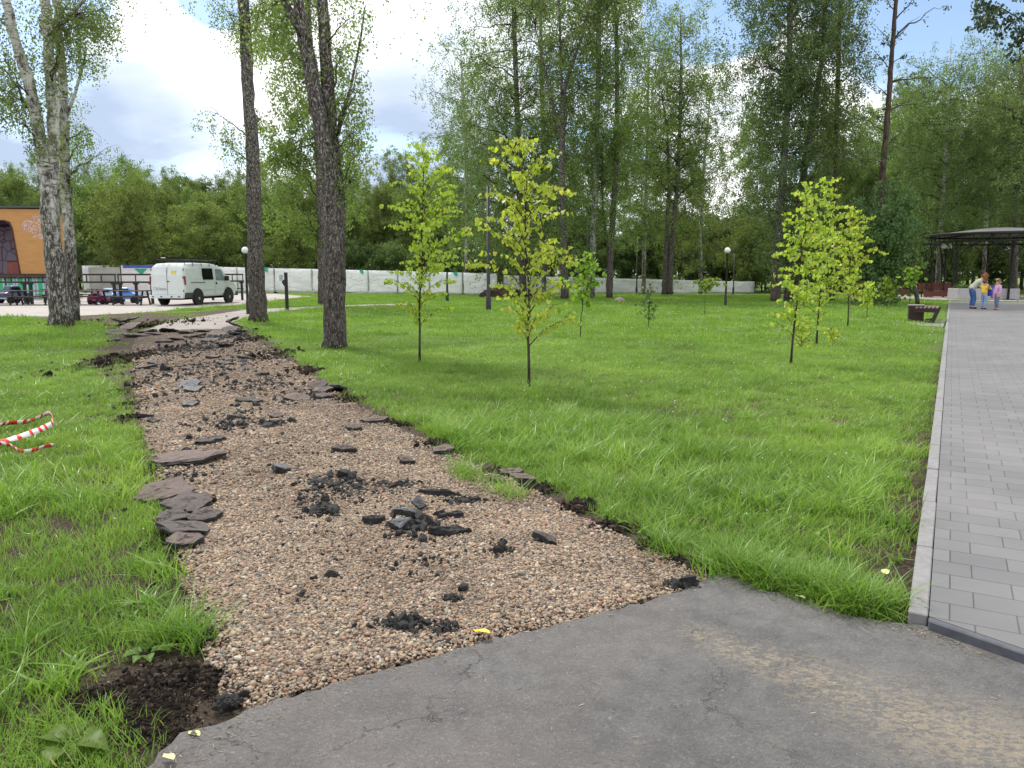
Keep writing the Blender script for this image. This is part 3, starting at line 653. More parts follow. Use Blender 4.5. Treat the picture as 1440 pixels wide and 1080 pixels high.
# --- tufts hanging over the asphalt edge, tufts on the torn sod
TX = []
for (pa, pb, wd_, n) in (((1030, 806), (1110, 826), .05, 26), ((1110, 828), (1175, 852), .06, 34), ((1165, 845), (1235, 862), .07, 34), ((1060, 820), (1100, 832), .05, 10), ((905, 768), (945, 782), .03, 6), ((660, 680), (735, 706), .05, 7), ((640, 668), (660, 676), .05, 5), ((985, 800), (1030, 812), .05, 12), ((190, 905), (255, 900), .04, 5), ((255, 870), (262, 920), .03, 6)):
    a = np.array(G(*pa)); b_ = np.array(G(*pb)); TX.append(a+(b_-a)*rng.uniform(size=(n, 1))+rng.normal(0, wd_, (n, 2)))
TX = np.concatenate(TX); TX = TX[~inpoly(TX[:, 0], TX[:, 1], ASPH)]; m_ = len(TX)
scatter('grass', np.concatenate([TX, np.zeros((m_, 1))], 1), np.stack([rng.normal(0, .15, m_), rng.normal(0, .15, m_), rng.uniform(0, 6.28, m_)], 1), rng.uniform(.7, 1.15, m_), rng.integers(5, 8, m_), CN, label='longer grass tufts leaning over the edge of the asphalt and torn sod', cat='grass')
# ================================================================ TREES
def leaves_mesh(name, C, D, size, m, A, aspect=.62, seedn=0):
    """C centres (n,3), D pointing direction (n,3) (leaf hangs along it), size (n,)"""
    r = np.random.default_rng(seedn); n = len(C)
    D = D/np.linalg.norm(D, axis=1, keepdims=True).clip(1e-6)
    q = r.normal(size=(n, 3)); s_ = np.cross(D, q); s_ /= np.linalg.norm(s_, axis=1, keepdims=True).clip(1e-6)
    h = size[:, None]*.5; w_ = h*aspect
    nr = np.cross(D, s_)*h*.18
    V = np.stack([C-D*h, C+s_*w_-D*h*.15+nr, C+D*h, C-s_*w_-D*h*.15+nr], 1).reshape(-1, 3)
    return np_mesh(name, V, np.arange(4*n).reshape(n, 4), [m], False, A)
def bend(a, d, L, up, sag, n=7, wob=.05, r=None):
    pts = []; p = Vector(a); dd = Vector(d).normalized()
    for i in range(n+1):
        t = i/n
        pts.append(Vector(p)); v = dd+Vector((0, 0, up*(1-t)-sag*t*t*1.6)); v.normalize()
        p = p+v*(L/n)+Vector((r.gauss(0, wob), r.gauss(0, wob), r.gauss(0, wob)))*(L/n)
    return pts
def strings(r, P0, L, k, spread, hang):
    """k leaves strewn along a hanging twig from P0"""
    t = r.uniform(0, 1, k)**.8
    C = P0[None]+np.stack([r.normal(0, spread, k), r.normal(0, spread, k), -t*L*hang+r.normal(0, spread*.6, k)], 1)
    return C
def gen_tree(seed, H, r0, cb, cr, nb, nleaf, ls, m, bark, hang=.6, prof='birch', lean=0, upa=.9, sag=.5, forks=True, dead=0, trunkbend=.03, fill=.25, clus=14):
    R_ = random.Random(seed); r = np.random.default_rng(seed)
    mb = MB(); n = 14; T = []; off = [0, 0]; px_, py_ = 0, 0
    for i in range(n+1):
        t = i/n; px_ += R_.gauss(0, trunkbend)*H/n*2; py_ += R_.gauss(0, trunkbend)*H/n*2
        T.append(Vector((px_+lean*H*t*t, py_, H*t*.98)))
    rad = [max(.015, r0*((1-i/n)**.85)*(1.25 if i == 0 else 1)) for i in range(n+1)]
    T[0].z = -.15; mb.tube(T, rad, 9)
    def tp(t):
        f = min(.999, max(0, t))*n; i = int(f); return T[i].lerp(T[i+1], f-i), rad[i]*(1-(f-i))+rad[i+1]*(f-i)
    B = []
    for k in range(dead):
        t = R_.uniform(.12, cb+.15); p, rr = tp(t); a = R_.uniform(0, 6.28); mb.tube(bend(p, (math.cos(a), math.sin(a), .1), R_.uniform(.6, 2.4), .2, .1, 4, .12, R_), [.03, .022, .016, .01, .005], 4, mi=1)
    for k in range(nb):
        t = cb+(1-cb)*((k+R_.random())/nb)**.9; p, rr = tp(t); a = k*2.399+R_.gauss(0, .4); u = (t-cb)/(1-cb)
        if prof == 'birch': L = cr*(.35+1.1*math.sin(math.pi*min(1, (u*.85+.12)))**.8*(1-.55*u))
        elif prof == 'broad': L = cr*(.45+.75*math.sin(math.pi*(u*.8+.12)))*(1-.3*u)
        elif prof == 'spruce': L = cr*(1.02-u)
        else: L = cr*(.5+.7*math.sin(math.pi*u))
        L *= R_.uniform(.7, 1.25)
        pts = bend(p, (math.cos(a), math.sin(a), 0), L, upa*(1 if prof != 'spruce' else -.2), sag, 7, .10, R_)
        b0 = min(rr*.5, .02+L*.014); mb.tube(pts, [b0*(1-i/8.5) for i in range(8)], 5, mi=1)
        B.append((pts, L))
        if forks:
            for q in range(3):
                i = R_.randint(2, 6); d = (pts[i]-pts[i-1]).normalized()+Vector((R_.gauss(0, .6), R_.gauss(0, .6), R_.gauss(.1, .35)))
                sp_ = bend(pts[i], d, L*R_.uniform(.3, .55), .2, sag, 4, .12, R_); mb.tube(sp_, [b0*.5, b0*.4, b0*.3, b0*.2, b0*.1], 4, mi=1); B.append((sp_, L*.5))
    W = np.array([b[1]**1.5 for b in B]); W /= W.sum(); ncl = nleaf//clus
    pick = r.choice(len(B), ncl, p=W); Cs = []; Vs = []
    keep = r.uniform(0, 1, len(B))
    for bi in pick:
        if keep[bi] < fill*.4: continue
        pts, L = B[bi]; f = (r.uniform(.22, 1))*(len(pts)-1.001); i = int(f); p = np.array(pts[i].lerp(pts[i+1], f-i))
        if (len(Cs) % 8) == 0 or len(Cs) == 0: cen = p+r.normal(0, 1, 3)*np.array([.20, .20, .18])*(L*.6+.5)
        p = cen+r.normal(0, 1, 3)*(.13+.05*L)
        if prof in ('spruce', 'pine'): c = p[None]+r.normal(0, 1, (clus, 3))*np.array([.20, .20, .07])*(.5+L*.12)
        else: c = strings(r, p, .2+r.uniform()*(.75 if hang > .7 else .5), clus, .11+.05*(1-hang), hang)
        Cs.append(c); Vs.append(np.clip(r.normal(.5, .22)+r.normal(0, .12, clus), 0, 1))
    C = np.concatenate(Cs); A = np.concatenate(Vs); k = len(C)
    D = r.normal(0, .6, (k, 3))+np.array([0, 0, -hang])
    C[:, 2] = np.maximum(C[:, 2], .15)
    return mb.mesh('trunk', [bark, M['bark_twig']], True), leaves_mesh('crown', C, D, ls*r.uniform(.65, 1.25, k), m, A, seedn=seed)
def put_tree(kind, meshes, x, y, label, cat='tree', group=None, rz=None, s=1.0, sz=None, name=None):
    o = empty(name or kind, (x, y, 0), label, cat, group, random.uniform(0, 6.28) if rz is None else rz)
    o.scale = (s, s, sz or s)
    link('trunk', meshes[0], o); link('crown', meshes[1], o); return o

WL = M['wood_leaf']; BL = M['birch_leaf']
V_BIRCH = [gen_tree(200+i, 20, .17, .20, 2.9, 60, 34000, .15, BL, M['bark_birch'] if i != 1 else M['bark_dark'], .9, 'birch', upa=1.0, sag=.75, dead=4) for i in range(4)]
V_THIN = [gen_tree(230+i, 18, .11, .30, 2.1, 40, 14000, .14, BL, M['bark_birch'] if i else M['bark_dark'], .8, 'birch', upa=1.1, sag=.6, dead=8) for i in range(3)]
V_BROAD = [gen_tree(260+i, 12, .16, .06, 3.0, 64, 34000, .18, WL, M['bark_twig'], .35, 'broad', upa=.9, sag=.35) for i in range(3)]
V_YOUNG = [gen_tree(275+i, 12, .10, .05, 1.9, 56, 24000, .14, BL if i != 1 else M['bush_leaf'], M['bark_birch'], .8, 'birch', upa=1.3, sag=.5) for i in range(3)]
V_BUSH = [gen_tree(290+i, 6.5, .10, .03, 3.0, 56, 32000, .14, M['bush_leaf'], M['bark_twig'], .3, 'broad', upa=.9, sag=.3) for i in range(2)]
V_UND = [gen_tree(310+i, 4.2, .05, .02, 2.0, 34, 12000, .16, WL, M['bark_twig'], .3, 'broad', upa=.8, sag=.3) for i in range(2)]
V_SPRUCE = [gen_tree(330+i, 17, .17, .06, 2.7, 80, 20000, .20, M['pine_leaf'], M['bark_pine'], .3, 'spruce', upa=0, sag=.25, forks=False, clus=18) for i in range(2)]
V_PINE = [gen_tree(350+i, 21, .17, .55, 2.6, 26, 9000, .20, M['pine_leaf'], M['bark_pine'], .2, 'pine', upa=.6, sag=.2, dead=14, clus=18) for i in range(2)]

def tX(px, Y): return (px-720)/FPX*Y*1.0/(cp-sp*((405-540)/FPX))
used_lab = {}
def wood(kind, pool, lst, label, group, name):
    for (px, Y, s) in lst:
        put_tree(kind, random.choice(pool), tX(px, Y), Y, label, 'tree', group, s=s*random.uniform(.94, 1.06), name=name)
# --- the wood behind the white fence: left half, tops near y 255
rs = random.Random(3)
def row(x0, x1, step, Y, dy, s0, s1):
    o = []; x = x0
    while x < x1: o.append((x+rs.uniform(-.3, .3)*step, Y+rs.uniform(-dy, dy), rs.uniform(s0, s1))); x += step
    return o
wood('b', V_BROAD, row(-330, 640, 62, 83, 3, .74, .92)+row(-330, 640, 52, 97, 3, .95, 1.12), 'dense green tree in the long wood beyond the left half of the white fence', 'trees of the wood beyond the left half of the fence', 'broadleaf_tree')
wood('b', V_BIRCH, row(-300, 640, 34, 88, 3, .58, .74), 'slim birch rising among the dense trees beyond the left half of the white fence', 'birches of the wood beyond the left half of the fence', 'birch_tree')
wood('y', V_YOUNG, row(-300, 640, 26, 77.5, 2, .80, 1.0), 'young upright birch in the front row beyond the left half of the white fence', 'young birches beyond the left half of the fence', 'birch_tree')
wood('u', V_UND, row(-300, 620, 45, 74.5, 1.6, .7, 1.15), 'low dark bush right behind the left half of the white fence', 'bushes behind the left half of the fence', 'bush')
# --- the wood on the right, tops out of the frame in the middle
wood('u', V_UND, row(600, 1300, 34, 71, 3.5, .8, 1.5), 'low leafy undergrowth bush behind the right half of the white fence', 'undergrowth bushes behind the right half of the fence', 'bush')
wood('b', V_BROAD, row(610, 1250, 44, 96, 6, .60, .82), 'broad green tree far behind the thin birches of the right half', 'broad trees far behind the birches', 'broadleaf_tree')
wood('t', V_THIN, [(x, Y, s) for x, Y, s in row(640, 1000, 24, 76, 9, .8, 1.08)], 'thin bare stemmed birch in the wood behind the middle of the white fence', 'thin birches behind the middle of the fence', 'birch_tree')
wood('t', V_THIN+V_BIRCH, row(1040, 1120, 40, 74, 5, .75, .9), 'thin birch behind the right end of the white fence', 'thin birches behind the right end of the fence', 'birch_tree')
wood('t', V_THIN, row(1150, 1620, 26, 68, 6, .80, 1.0), 'thin birch in the dim wood behind the gazebo', 'thin birches behind the gazebo', 'birch_tree')
wood('b', V_BIRCH, row(1160, 1700, 40, 80, 6, .92, 1.12), 'full crowned birch at the back of the wood behind the gazebo', 'full birches behind the gazebo', 'birch_tree')
wood('b', V_BROAD, row(1130, 1720, 45, 92, 5, .95, 1.25), 'dense broad tree closing the wood behind the gazebo', 'dense trees behind the gazebo', 'broadleaf_tree')
wood('u', V_UND, row(1180, 1700, 40, 66, 3, .7, 1.2), 'low leafy bush under the trees behind the gazebo', 'bushes behind the gazebo', 'bush')
wood('p', V_PINE+V_SPRUCE, row(1215, 1680, 95, 76, 6, .75, .9), 'dark conifer among the birches behind the gazebo', 'conifers behind the gazebo', 'conifer_tree')

# --- trees that can be told apart: explicit stems in the photograph
def stem_tree(name, label, base, stems, Y, bark, leafm, twigs, leaf=.055, top=15, seed=1, sideb=(), crown_top=7000, crown_r=2.6, cat='tree', nseg=12, sl=1.0):
    """stems: lists of (px, py, radius m, dy). twigs: (px0,py0 -> px1,py1, nleaf, depth offset, spread_px, hang)"""
    R_ = random.Random(seed); r = np.random.default_rng(seed)
    bx, by = base; o = empty(name, (bx, by, 0), label, cat); O = Vector((bx, by, 0)); mb = MB(); tops = []
    for st in stems:
        pts = [at(px, py, Y+dy)-O for (px, py, rd, dy) in st]; rad = [rd for (_, _, rd, _) in st]
        d = (pts[-1]-pts[-2]).normalized(); d.z = max(d.z, .8); e = pts[-1]; rr = rad[-1]
        if rr > .04:
            k = 5
            for i in range(1, k+1):
                if e.z >= top: break
                e = e+(d+Vector((R_.gauss(0, .06), R_.gauss(0, .06), 0)))*((top-pts[-1].z)/k if i else 0); pts.append(e.copy()); rad.append(max(.012, rr*(1-i/(k+.3))))
            tops.append((len(pts)-6, pts, rad))
        # subdivide with a little wobble
        P2 = []; R2 = []
        for i in range(len(pts)-1):
            kk = max(1, int((pts[i+1]-pts[i]).length/.35))
            for q in range(kk):
                t = q/kk; P2.append(pts[i].lerp(pts[i+1], t)+Vector((R_.gauss(0, .008), R_.gauss(0, .008), 0))); R2.append((rad[i]*(1-t)+rad[i+1]*t)*(1+R_.gauss(0, .035)))
        P2.append(pts[-1]); R2.append(rad[-1]); b_ = len(mb.v); mb.tube(P2, R2, nseg)
        for i in range(b_, len(mb.v)):
            x, y, z = mb.v[i]; f = 1+.0*z; mb.v[i] = (x+.012*math.sin(9*z+7*x), y+.012*math.sin(8*z+9*y), z)
    Cs = []; As = []; Ds = []
    def cluster(p, L, k, sprd, hang):
        t = r.uniform(0, 1, k); c = p[None]+np.stack([r.normal(0, sprd, k), r.normal(0, sprd, k), -t*L*hang+r.normal(0, sprd*.5, k)], 1)
        Cs.append(c); As.append(np.clip(r.normal(.5, .2)+r.normal(0, .13, k), 0, 1)); Ds.append(r.normal(0, .55, (k, 3))+np.array([0, 0, -.8]))
    for tw in twigs:
        if tw[4] >= 100 and (Y < 30 or leafm.name == 'bush_leaf'): tw = tw[:4]+(int(tw[4]*1.35),)+tw[5:]
        (x0, y0, x1, y1, nl, dy, spx, hang) = tw; a = at(x0, y0, Y)-O; b = at(x1, y1, Y+dy)-O
        mid = a.lerp(b, .5)+Vector((0, 0, (b-a).length*.12)); L = (b-a).length; pts = []
        for i in range(9):
            t = i/8; pts.append((a*(1-t)**2+mid*2*t*(1-t)+b*t*t)+Vector((R_.gauss(0, .02), R_.gauss(0, .02), R_.gauss(0, .02)))*L)
        b0 = .012+.011*L; mb.tube(pts, [b0*(1-i/8.6) for i in range(9)], 6, mi=1); sprd = spx/FPX*Y; ncl = max(3, nl//12)
        for c in range(ncl):
            if c % 7 == 0: f = r.uniform(.2, 1)*7.99; i = int(f); p = np.array(pts[i].lerp(pts[i+1], f-i)); cen = p+r.normal(0, 1, 3)*np.array([sprd, sprd*1.1, sprd*.7])
            q = cen+r.normal(0, 1, 3)*(.10+.22*sprd)
            if c % 4 == 0: mb.tube([Vector(p), Vector((p+q)/2)+Vector((0, 0, .1)), Vector(q), Vector(q)-Vector((0, 0, .3*hang))], [.008, .006, .004, .002], 3, cap=False, mi=1)
            cluster(q, .30+.25*hang, 12, .06+.05*(Y > 30), hang)
    if crown_top:
        for (i0, pts, rad) in tops:
            for c in range(crown_top//14//len(tops)):
                z = r.uniform(0, 1); f = max(0, i0)+z*(len(pts)-1.001-max(0, i0)); i = int(f); p = np.array(pts[i].lerp(pts[i+1], f-i)); a = r.uniform(0, 6.28); rr = crown_r*math.sqrt(r.uniform(.02, 1))*(1.1-.75*z)
                p = p+np.array([math.cos(a)*rr, math.sin(a)*rr, r.normal(0, .4)]); cluster(p, .9, 14, .09, .8)
            for c in range(14):
                z = r.uniform(0, .9); f = max(0, i0)+z*(len(pts)-1.001-max(0, i0)); i = int(f); p = pts[i].lerp(pts[i+1], f-i); a = c*2.4; mb.tube(bend(p, (math.cos(a), math.sin(a), .3), crown_r*(1.05-.7*z), .8, .7, 6, .1, R_), [.03*(1-k/7) for k in range(7)], 4, mi=1)
    C = np.concatenate(Cs); A = np.concatenate(As); D = np.concatenate(Ds); k = len(C); ok = C[:, 2] > .1; C, A, D = C[ok], A[ok], D[ok]; k = len(C)
    mb.build('trunk', [bark, M['bark_twig']], o, True)
    link('crown', leaves_mesh('crown', C, D, leaf*sl*r.uniform(.7, 1.3, k), leafm, A, .75, seed), o); return o

def base_at(px, py): a = G(px, py); return a
# A: left birch with two stems
bA = base_at(86, 459); YA = bA[1]
stem_tree('birch_tree', 'thick forked white birch at the left edge, on the grass before the benches', bA,
 [[(86, 459, .37, 0), (84, 440, .31, 0), (78, 380, .275, 0), (72, 320, .25, 0), (68, 275, .215, 0), (60, 222, .165, 0), (50, 160, .155, -.2), (40, 112, .15, -.3), (28, 80, .135, -.4), (17, 40, .125, -.6), (8, 0, .115, -.8)],
  [(76, 380, .17, .05), (74, 300, .17, .1), (75, 245, .16, .15), (75, 175, .16, .2), (72, 115, .155, .3), (67, 55, .15, .4), (64, 0, .145, .5)],
  [(70, 50, .10, .4), (80, 40, .07, .3), (95, 25, .06, .2), (118, 0, .05, .1), (135, -30, .035, 0)]], YA, M['bark_birch'], BL,
 [(60, 222, 20, 150, 700, -1, 16, .8), (50, 160, 2, 80, 900, -1.5, 18, .8), (50, 160, -30, 60, 900, 1, 22, .8), (40, 110, 30, 70, 400, 1.5, 14, .8), (60, 222, 40, 170, 250, 1, 12, .9), (17, 40, -20, 20, 500, -1, 16, .7),
  (72, 115, 95, 40, 600, -1, 14, .8), (66, 50, 110, 20, 700, -.8, 18, .8), (66, 50, 130, 40, 500, .8, 18, .9), (80, 40, 150, 15, 700, -1, 16, .9), (95, 25, 165, 25, 450, .5, 14, 1), (60, 222, 60, 150, 250, .6, 10, .9), (50, 160, -10, 120, 700, .5, 16, .9), (72, 115, 100, 70, 300, 1, 10, 1)],
 seed=11, top=14, crown_top=6500, sl=1.15)
# A2: slim birch right of it
bA2 = base_at(103, 453); 
stem_tree('birch_tree', 'slim straight birch just right of the thick forked birch', bA2,
 [[(103, 453, .21, 0), (101, 400, .18, 0), (97, 330, .165, 0), (92, 265, .15, 0), (91, 200, .14, 0), (88, 115, .13, 0), (84, 62, .12, 0), (80, 0, .11, 0)],
  [(94, 165, .05, 0), (105, 130, .045, .1), (118, 92, .04, .2), (122, 70, .02, .3)]], bA2[1], M['bark_birch'], BL,
 [(92, 200, 130, 180, 420, -.6, 10, 1.0), (92, 250, 148, 215, 420, .5, 10, 1.0), (92, 235, 120, 190, 380, 1, 9, 1.0), (93, 260, 110, 235, 300, -.6, 9, 1.0), (91, 165, 102, 125, 250, .6, 9, .9), (118, 92, 135, 75, 420, 0, 11, 1.0), (118, 92, 125, 60, 300, .6, 9, .9), (86, 60, 128, 10, 700, .6, 16, .9), (84, 40, 160, 45, 420, 0, 12, 1), (84, 30, 110, -20, 600, -1, 18, .9), (96, 280, 104, 262, 120, .3, 6, 1), (90, 140, 78, 110, 250, 1, 10, .9)],
 seed=12, top=15, crown_top=4000, crown_r=2.0, sl=1.15)
# B: single dark stem by the path
bB = base_at(364, 455)
stem_tree('birch_tree', 'single straight dark barked birch beside the lamp at the torn path end', bB,
 [[(364, 455, .36, 0), (363, 440, .30, 0), (360, 390, .26, 0), (359, 330, .235, 0), (356, 250, .225, 0), (354, 190, .20, 0), (350, 150, .19, 0), (347, 75, .18, 0), (342, 0, .17, 0)]], bB[1], M['bark_dark'], BL,
 [(356, 200, 300, 158, 420, -.5, 9, 1.0), (356, 235, 318, 205, 380, .4, 10, 1.0), (350, 60, 310, 5, 700, -.5, 13, .8), (346, 30, 322, 22, 420, .5, 10, .9), (346, 30, 372, 0, 500, .3, 11, .9), (355, 260, 330, 240, 260, .4, 8, 1.0), (358, 300, 340, 275, 160, .3, 7, 1.0), (353, 180, 385, 160, 300, .6, 10, .9), (346, 50, 385, 40, 420, 1, 12, 1)],
 seed=13, top=16, crown_top=6000, sl=1.1)
# C: big forked dark tree
bC = base_at(471, 490)
stem_tree('birch_tree', 'largest dark barked birch, forking upward, on the lawn right of the torn path', bC,
 [[(471, 491, .30, 0), (471, 478, .255, 0), (470, 400, .235, 0), (470, 330, .225, 0), (467, 270, .19, 0), (459, 210, .165, 0), (446, 150, .155, 0), (434, 82, .15, 0), (424, 37, .12, 0), (420, 0, .115, 0)],
  [(474, 340, .18, .05), (474, 270, .155, .12), (469, 210, .15, .15), (463, 160, .145, .2), (460, 100, .13, .2), (456, 50, .12, .2), (452, 0, .115, .2)],
  [(434, 60, .11, 0), (420, 38, .085, -.1), (408, 18, .08, -.2), (397, -4, .07, -.3), (388, -30, .06, -.4)],
  [(474, 190, .06, .1), (490, 130, .028, .2), (500, 85, .024, .3), (508, 50, .02, .3), (513, 10, .015, .3)]], bC[1], M['bark_dark'], BL,
 [(466, 140, 486, 60, 200, .4, 8, .9), (460, 60, 500, 20, 380, .3, 12, .9), (474, 190, 505, 95, 420, .3, 10, 1), (474, 170, 515, 118, 300, 0, 9, 1), (474, 210, 512, 175, 380, .3, 9, 1), (474, 230, 500, 200, 300, .6, 9, 1), (478, 270, 508, 205, 260, .2, 6, 1), (476, 280, 500, 250, 300, .3, 8, 1),
  (445, 140, 420, 110, 260, .4, 9, 1), (440, 100, 400, 70, 300, .5, 11, 1), (424, 40, 395, 20, 420, .5, 12, 1), (397, 0, 370, 20, 420, .3, 12, .9), (408, 20, 380, 60, 420, .8, 12, 1), (430, 60, 440, 10, 200, .8, 10, 1)],
 seed=14, top=13, crown_top=5500, crown_r=2.2)
# D: leafy birch behind C
bD = base_at(455, 429)
stem_tree('birch_tree', 'leafy pale green birch right behind the largest dark forked birch', bD,
 [[(455, 430, .30, 0), (454, 380, .26, 0), (452, 300, .24, 0), (449, 220, .20, 0), (442, 140, .17, 0), (436, 60, .14, 0), (432, 0, .12, 0)]], bD[1], M['bark_dark'], M['bush_leaf'],
 [(452, 340, 395, 255, 900, -1, 11, .9), (452, 330, 375, 300, 800, 1, 12, .9), (450, 280, 400, 205, 1100, 1, 12, .9), (450, 250, 380, 180, 1300, -1, 14, .9), (448, 220, 410, 150, 1100, 1, 13, .9), (445, 190, 370, 230, 1100, 0, 13, 1), (445, 170, 385, 110, 1100, 1, 14, .9), (442, 130, 400, 60, 1200, 0, 15, .9), (440, 100, 370, 60, 900, 0, 13, 1), (437, 60, 420, 0, 1000, 1, 15, .9), (437, 40, 380, 10, 900, 0, 15, .9),
  (452, 280, 500, 230, 700, 1, 12, .9), (450, 240, 505, 180, 800, -1, 12, .9), (446, 180, 505, 130, 700, 1, 12, .9), (442, 120, 490, 60, 700, 0, 13, .9), (452, 320, 490, 290, 500, 1, 12, .9), (453, 340, 425, 320, 500, 0, 10, .9), (448, 200, 345, 265, 500, 0, 12, 1)],
 leaf=.12, seed=15, top=17, crown_top=3500, crown_r=3)

# mid trees, one by one: (base px, Y, stems px list, bark)
def mid(name, label, Y, st, bark, leafm, leafspec, leaf=.105, crown_top=5000, seed=1, top=20, cr=2.6, extra=()):
    r_ = random.Random(seed); x0, y0 = st[0][0][:2]; b = Vector(at(x0, y0, Y)); st = [[(x, y, rd, 0) for (x, y, rd) in s_] for s_ in st]
    tw = []
    for (xa, ya, xb, yb, n, w_, nl) in leafspec:     # along the stem from (xa,ya) to (xb,yb): n twigs reaching w px each side
        for k in range(n):
            t = (k+r_.random())/n; x = xa+(xb-xa)*t; y = ya+(yb-ya)*t; s = 1 if k % 2 else -1
            tw.append((x, y, x+s*w_*r_.uniform(.35, 1.1), y-r_.uniform(-.2, .8)*w_, int((1.45 if leafm.name == 'dark_leaf' or Y == 52 or Y == 45 else 2.0)*nl)//n, r_.uniform(-1, 1)*w_/FPX*Y, 9+w_*.24, .8))
    return stem_tree(name, label, (b.x, b.y), st, Y, bark, leafm, tw+list(extra), leaf, top, seed, crown_top=crown_top, crown_r=cr, nseg=8)
mid('birch_tree', 'dense weeping birch at the left edge of the right hand wood, behind the bright saplings', 52, [[(736, 416, .25), (733, 330, .22), (729, 200, .19), (725, 100, .16), (722, 0, .14)]], M['bark_dark'], M['wood_leaf'],
    [(733, 380, 727, 130, 26, 80, 21000), (728, 180, 722, 0, 18, 75, 12000), (733, 340, 728, 200, 10, 95, 6000)], seed=31, cr=3.2)
mid('birch_tree', 'airy birch at the outer left of the right hand wood, leaning over the fence', 60, [[(655, 415, .20), (657, 330, .17), (655, 220, .15), (650, 120, .12), (648, 70, .03)]], M['bark_birch'], M['wood_leaf'],
    [(657, 350, 651, 90, 22, 45, 12500)], seed=32, crown_top=0)
mid('birch_tree', 'pale stemmed birch between the weeping birch and the twin forked dark tree', 54, [[(765, 416, .17), (766, 330, .16), (764, 200, .14), (761, 100, .12), (760, 0, .10)]], M['bark_birch'], BL,
    [(766, 330, 761, 0, 16, 34, 5500)], seed=33, crown_top=3000)
mid('birch_tree', 'dark brown trunk forking in a Y above the white fence, behind the tallest bright sapling', 48, [[(794, 420, .27), (793, 330, .21), (790, 240, .20), (791, 160, .17), (795, 120, .12), (808, 80, .10), (822, 40, .08), (830, 0, .07)], [(790, 200, .10), (778, 150, .08), (768, 110, .06), (760, 70, .045)], [(791, 160, .09), (789, 90, .08), (786, 0, .07)]], M['bark_dark'], BL,
    [(792, 200, 800, 60, 14, 40, 4500), (800, 60, 825, 0, 6, 30, 2500), (793, 380, 790, 220, 8, 30, 2000)], seed=34, crown_top=4000)
mid('birch_tree', 'straight white birch trunk behind the young maple', 50, [[(831, 419, .25), (834, 340, .21), (838, 250, .18), (841, 130, .16), (843, 0, .14)]], M['bark_birch'], BL,
    [(838, 260, 843, 0, 20, 42, 8500), (833, 370, 838, 260, 6, 28, 1200)], seed=35, crown_top=4000)
mid('birch_tree', 'birch with a slightly bowed grey trunk, second to the right of the young maple', 50, [[(857, 419, .23), (858, 370, .20), (862, 300, .18), (868, 200, .16), (868, 110, .13), (866, 0, .11)], [(856, 350, .08), (848, 300, .07), (846, 240, .06), (850, 190, .03)]], M['bark_dark'], BL,
    [(864, 270, 867, 0, 20, 42, 8500), (850, 300, 848, 200, 6, 26, 1800)], seed=36, crown_top=4000)
mid('birch_tree', 'tall birch with a pointed light crown standing clear against the sky', 54, [[(940, 414, .24), (944, 350, .19), (951, 280, .16), (956, 180, .13), (958, 100, .10), (957, 20, .03)], [(934, 414, .20), (937, 340, .15), (941, 260, .12), (938, 180, .08), (930, 130, .04)]], M['bark_dark'], M['birch_leaf'],
    [(951, 300, 957, 150, 24, 66, 8500), (957, 170, 957, 30, 18, 34, 6500), (940, 330, 936, 170, 12, 52, 3200)], seed=37, crown_top=0)
mid('birch_tree', 'leafy birch filling the gap left of the sky opening', 58, [[(905, 414, .16), (907, 300, .13), (910, 200, .10), (912, 100, .07), (914, 30, .03)]], M['bark_birch'], WL,
    [(906, 350, 913, 60, 22, 42, 11000)], seed=38, crown_top=0)
mid('birch_tree', 'slender birch at the left rim of the sky gap, weeping to the right', 60, [[(985, 413, .16), (985, 330, .13), (990, 230, .11), (1000, 120, .04)]], M['bark_birch'], BL,
    [(985, 370, 998, 110, 20, 48, 9500)], seed=39, crown_top=0)
mid('birch_tree', 'massive weeping birch with a dark leaning trunk, left of a pair above the right saplings', 44, [[(1090, 425, .32), (1093, 360, .27), (1097, 290, .23), (1103, 220, .20), (1109, 120, .17), (1112, 0, .14)]], M['bark_dark'], M['dark_leaf'],
    [(1097, 300, 1110, 100, 24, 55, 12500), (1107, 150, 1112, 0, 18, 70, 15000), (1092, 380, 1097, 300, 8, 40, 2200)], seed=40, crown_top=6000, cr=3.4)
mid('birch_tree', 'massive weeping birch with a dark leaning trunk, right of a pair above the right saplings', 45, [[(1108, 424, .28), (1116, 340, .24), (1127, 262, .21), (1142, 170, .17), (1155, 90, .14), (1162, 0, .12)]], M['bark_dark'], M['wood_leaf'],
    [(1130, 250, 1160, 20, 26, 55, 15500), (1112, 370, 1127, 262, 8, 40, 2600)], seed=41, crown_top=6000, cr=3)
mid('pine_tree', 'reddish brown bare pine trunk rising behind the right saplings', 46, [[(1170, 424, .20), (1172, 330, .17), (1174, 250, .15), (1178, 120, .13), (1182, 0, .11)]], M['bark_pine'], WL,
    [(1176, 220, 1182, 0, 12, 28, 2600)], seed=42, crown_top=2500)
